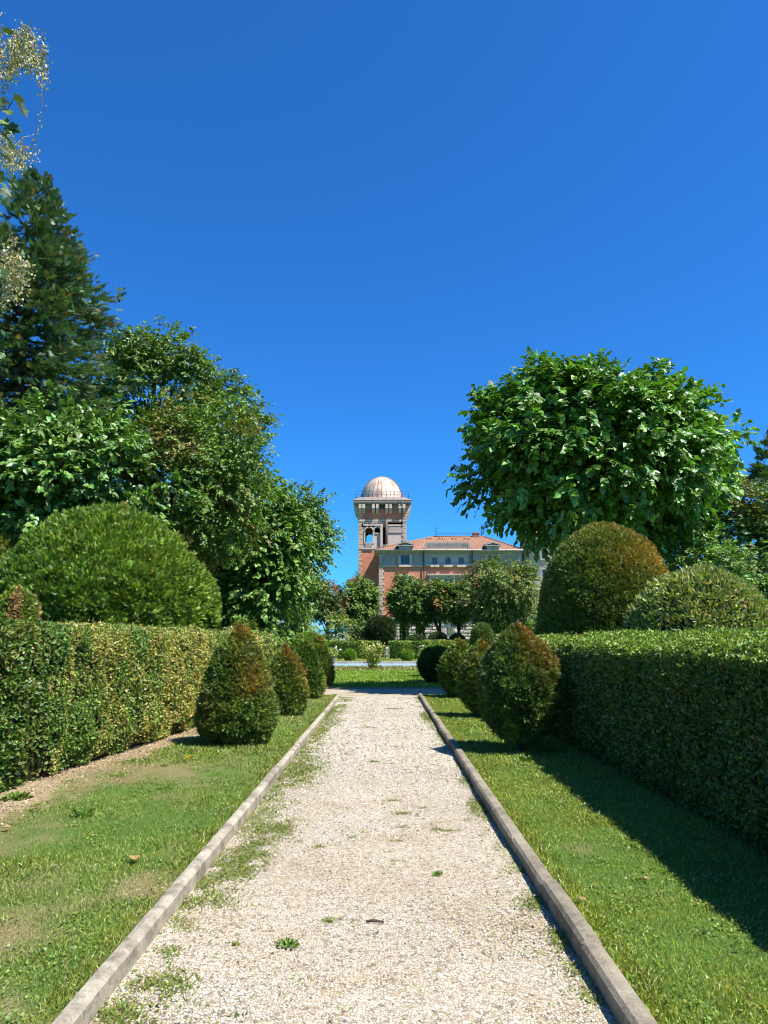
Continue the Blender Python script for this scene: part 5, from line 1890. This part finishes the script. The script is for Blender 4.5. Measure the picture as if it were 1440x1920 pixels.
bprof = [(0, zt_), (-.66, zt_), (-.66, zt_ - .42), (-.60, zt_ - .46), (-.62, zt_ - .62), (-.44, zt_ - .74), (-.30, zt_ - 1.05), (-.12, zt_ - 1.22), (0, zt_ - 1.25)]
bx_px = (675.5, 682.2, 700.2, 707.6, 725.4, 732.2, 749.8, 757.4)
for px_ in bx_px:
    x_ = tx(px_, 955)
    h = Geo()
    h.extrude_x([(TY - .055 + y, z) for y, z in bprof], x_ - .19, x_ + .19)
    h.box(x_ - .22, x_ + .22, TY - .055 - .70, TY - .06, zt_ - .58, zt_ - .425)
    h.build('bracket', MAT['stone'], tower)
for (xe, s) in ((TL - .065, -1), (TR + .065, 1)):
    for k in range(8):
        yy = TY + .25 + (TD - .5) * k / 7
        h = Geo()
        h.extrude_y([(xe + s * -y, z) for y, z in bprof] if s > 0 else [(xe + s * -y, z) for y, z in bprof][::-1], yy - .19, yy + .19)
        h.build('bracket', MAT['stone'], tower)
h = Geo()
h.box(tx(712, 950), tx(721, 950), TY - .075, TY - .052, tz(954.3), tz(947))
h.build('vent_opening', MAT['iron'], tower)
# deck railing
h = Geo()
zr0, zr1 = zfas + .45, tz(922.5)
ra, rb, rc, rd = x0 + .35, x1 - .35, y0 + .35, y1 - .35
for z in (zr1, (zr0 + zr1) / 2 + .1):
    h.tube([(ra, rc, z), (rb, rc, z)], .016, 5)
    h.tube([(ra, rd, z), (rb, rd, z)], .016, 5)
    h.tube([(ra, rc, z), (ra, rd, z)], .016, 5)
    h.tube([(rb, rc, z), (rb, rd, z)], .016, 5)
for i in range(8):
    f = i / 7
    for p in ((ra + (rb - ra) * f, rc), (ra + (rb - ra) * f, rd)):
        h.tube([(*p, zr0 - .1), (*p, zr1)], .016, 5)
    if 0 < i < 7:
        for p in ((ra, rc + (rd - rc) * f), (rb, rc + (rd - rc) * f)):
            h.tube([(*p, zr0 - .1), (*p, zr1)], .016, 5)
h.build('deck_railing', MAT['iron'], tower)
# the dome
dcx, dcy = (tx(677.2, 920) + tx(754.5, 920)) / 2, (TY + TB) / 2
sc = at(0, 920, dcy)
DR = 38.3 * (dcy / (cp + .03 * sp)) / FPX
dz0 = zfas + .78
dtop = at(716, 894.6, dcy)[2]
HH = dtop - dz0
g = Geo()
pr = [(DR * 1.01, 0), (DR * 1.01, .16)] + [(DR * math.cos(t), .18 + (HH - .18) * math.sin(t)) for t in np.linspace(0.02, math.pi / 2, 18)]
g.lathe(pr, (dcx, dcy, dz0), 56)
dome = g.build('dome', MAT['zinc'], tower)
g = Geo()
for k in range(28):
    a = 2 * math.pi * k / 28
    pts = [(dcx + DR * 1.004 * math.cos(t) * math.cos(a), dcy + DR * 1.004 * math.cos(t) * math.sin(a), dz0 + .18 + (HH - .18) * 1.003 * math.sin(t)) for t in np.linspace(.02, 1.45, 10)]
    g.tube(pts, .024, 5)
g.build('seams', MAT['dark_stone'], dome)
g = Geo()
for off in (.0, .75):
    rq = math.sqrt(max(DR * DR - off * off, .1))
    pts = [(dcx + (rq + .10) * math.cos(t), dcy + .6 + off, dz0 + .1 + (HH + .06) * rq / DR * math.sin(t)) for t in np.linspace(0, math.pi, 33)]
    g.tube(pts, .12, 6)
g.build('shutter_arch', MAT['rust'], dome)
# low tiled wing left of the tower
wing = empty('side_wing', (TL - 1, TY + 3, 0), 'low tiled side wing against the foot of the tower', 'building')
g = Geo()
wx0 = at(655, 1090, TY)[0]
zw = tz(1091)
g.box(wx0, TL - .1, TY + .5, TB, 0, zw)
g.build('wall', MAT['brick'], wing)
g = Geo()
tile_face(g, (wx0 - .5, TB, zw), (wx0 - .5, TY, zw), (TL - .1, TY, tz(1079)), (TL - .1, TB, tz(1079)))
g.extrude_y([(wx0 - .5, zw - .16), (TL - .1, zw - .16), (TL - .1, tz(1079) - .05), (wx0 - .5, zw - .02)], TY + .02, TB)
g.build('roof', MAT['tile'], wing)

# ------------------------------------------------------------------ round turret at the right
turret = empty('round_turret', (21, 93.5, 0), 'beige rendered round turret at right end of the villa', 'turret')
tcx, tcy = at(1020, 1060, 93.5)[0], 93.5
tr_ = 43 * 93.5 / FPX
zt = at(1010, 1003, 91)[2]
g = Geo()
g.lathe([(tr_ + .25, 0), (tr_ + .25, vz(1140)), (tr_ + .10, vz(1134)), (tr_, vz(1133)), (tr_, zt - .5), (tr_ + .12, zt - .42), (tr_ + .16, zt - .2), (tr_ + .4, zt)], (tcx, tcy, 0), 40)
g.build('wall', MAT['turret'], turret)
g = Geo()
for k in range(36):
    a0, a1 = 2 * math.pi * k / 36, 2 * math.pi * (k + .55) / 36
    g.lathe([(tr_ + .55, zt + .003), (tr_ * .5, zt + .85), (.02, zt + 1.5)], (tcx, tcy, 0), 2, 0, False, 0, a0, a1)
g.lathe([(tr_ + .50, zt - .02), (tr_ * .5, zt + .78), (.02, zt + 1.44)], (tcx, tcy, 0), 36)
g.build('roof', MAT['tile'], turret)
for (a, zz0, zz1) in ((-1.75, vz(1092), vz(1070)), (-1.2, vz(1092), vz(1070)), (-1.75, vz(1050), vz(1036)), (-1.2, vz(1050), vz(1036))):
    ca, sa = math.cos(a), math.sin(a)
    def pt(o, w, z):
        return (tcx + (tr_ + o) * ca - w * sa, tcy + (tr_ + o) * sa + w * ca, z)
    h = Geo()
    for w0, w1, z0_, z1_ in ((-.55, -.38, zz0, zz1), (.38, .55, zz0, zz1), (-.55, .55, zz0 - .2, zz0), (-.62, .62, zz1, zz1 + .25)):
        V = [pt(o, w, z) for o in (-.1, .14) for w in (w0, w1) for z in (z0_, z1_)]
        h.poly(V, [(0, 1, 3, 2), (4, 6, 7, 5), (0, 4, 5, 1), (2, 3, 7, 6), (0, 2, 6, 4), (1, 5, 7, 3)])
    w_ = h.build('window', MAT['stone'], turret)
    Geo().poly([pt(.05, -.38, zz0), pt(.05, .38, zz0), pt(.05, .38, zz1), pt(.05, -.38, zz1)], [(0, 1, 2, 3)]).build('pane', MAT['glass'], w_)

# ------------------------------------------------------------------ distant hills
V, F = [], []
K = 160
for i in range(K + 1):
    a = math.pi * (.12 + .76 * i / K)
    r_ = 3600
    hgt = 26 + 50 * float(fbm([[i * .11, 2, 0]], 3)[0])
    V += [(r_ * math.cos(a), r_ * math.sin(a), -2), (1.02 * r_ * math.cos(a), 1.02 * r_ * math.sin(a), hgt * .8), (1.15 * r_ * math.cos(a), 1.15 * r_ * math.sin(a), hgt)]
for i in range(K):
    for k in range(2):
        F.append((3 * i + k, 3 * i + k + 1, 3 * i + 4 + k, 3 * i + 3 + k))
tag(Geo().poly(V, F, 0, True).build('hills', MAT['hill']), 'low blue-green hills far behind the garden', 'hills', None, 'structure')
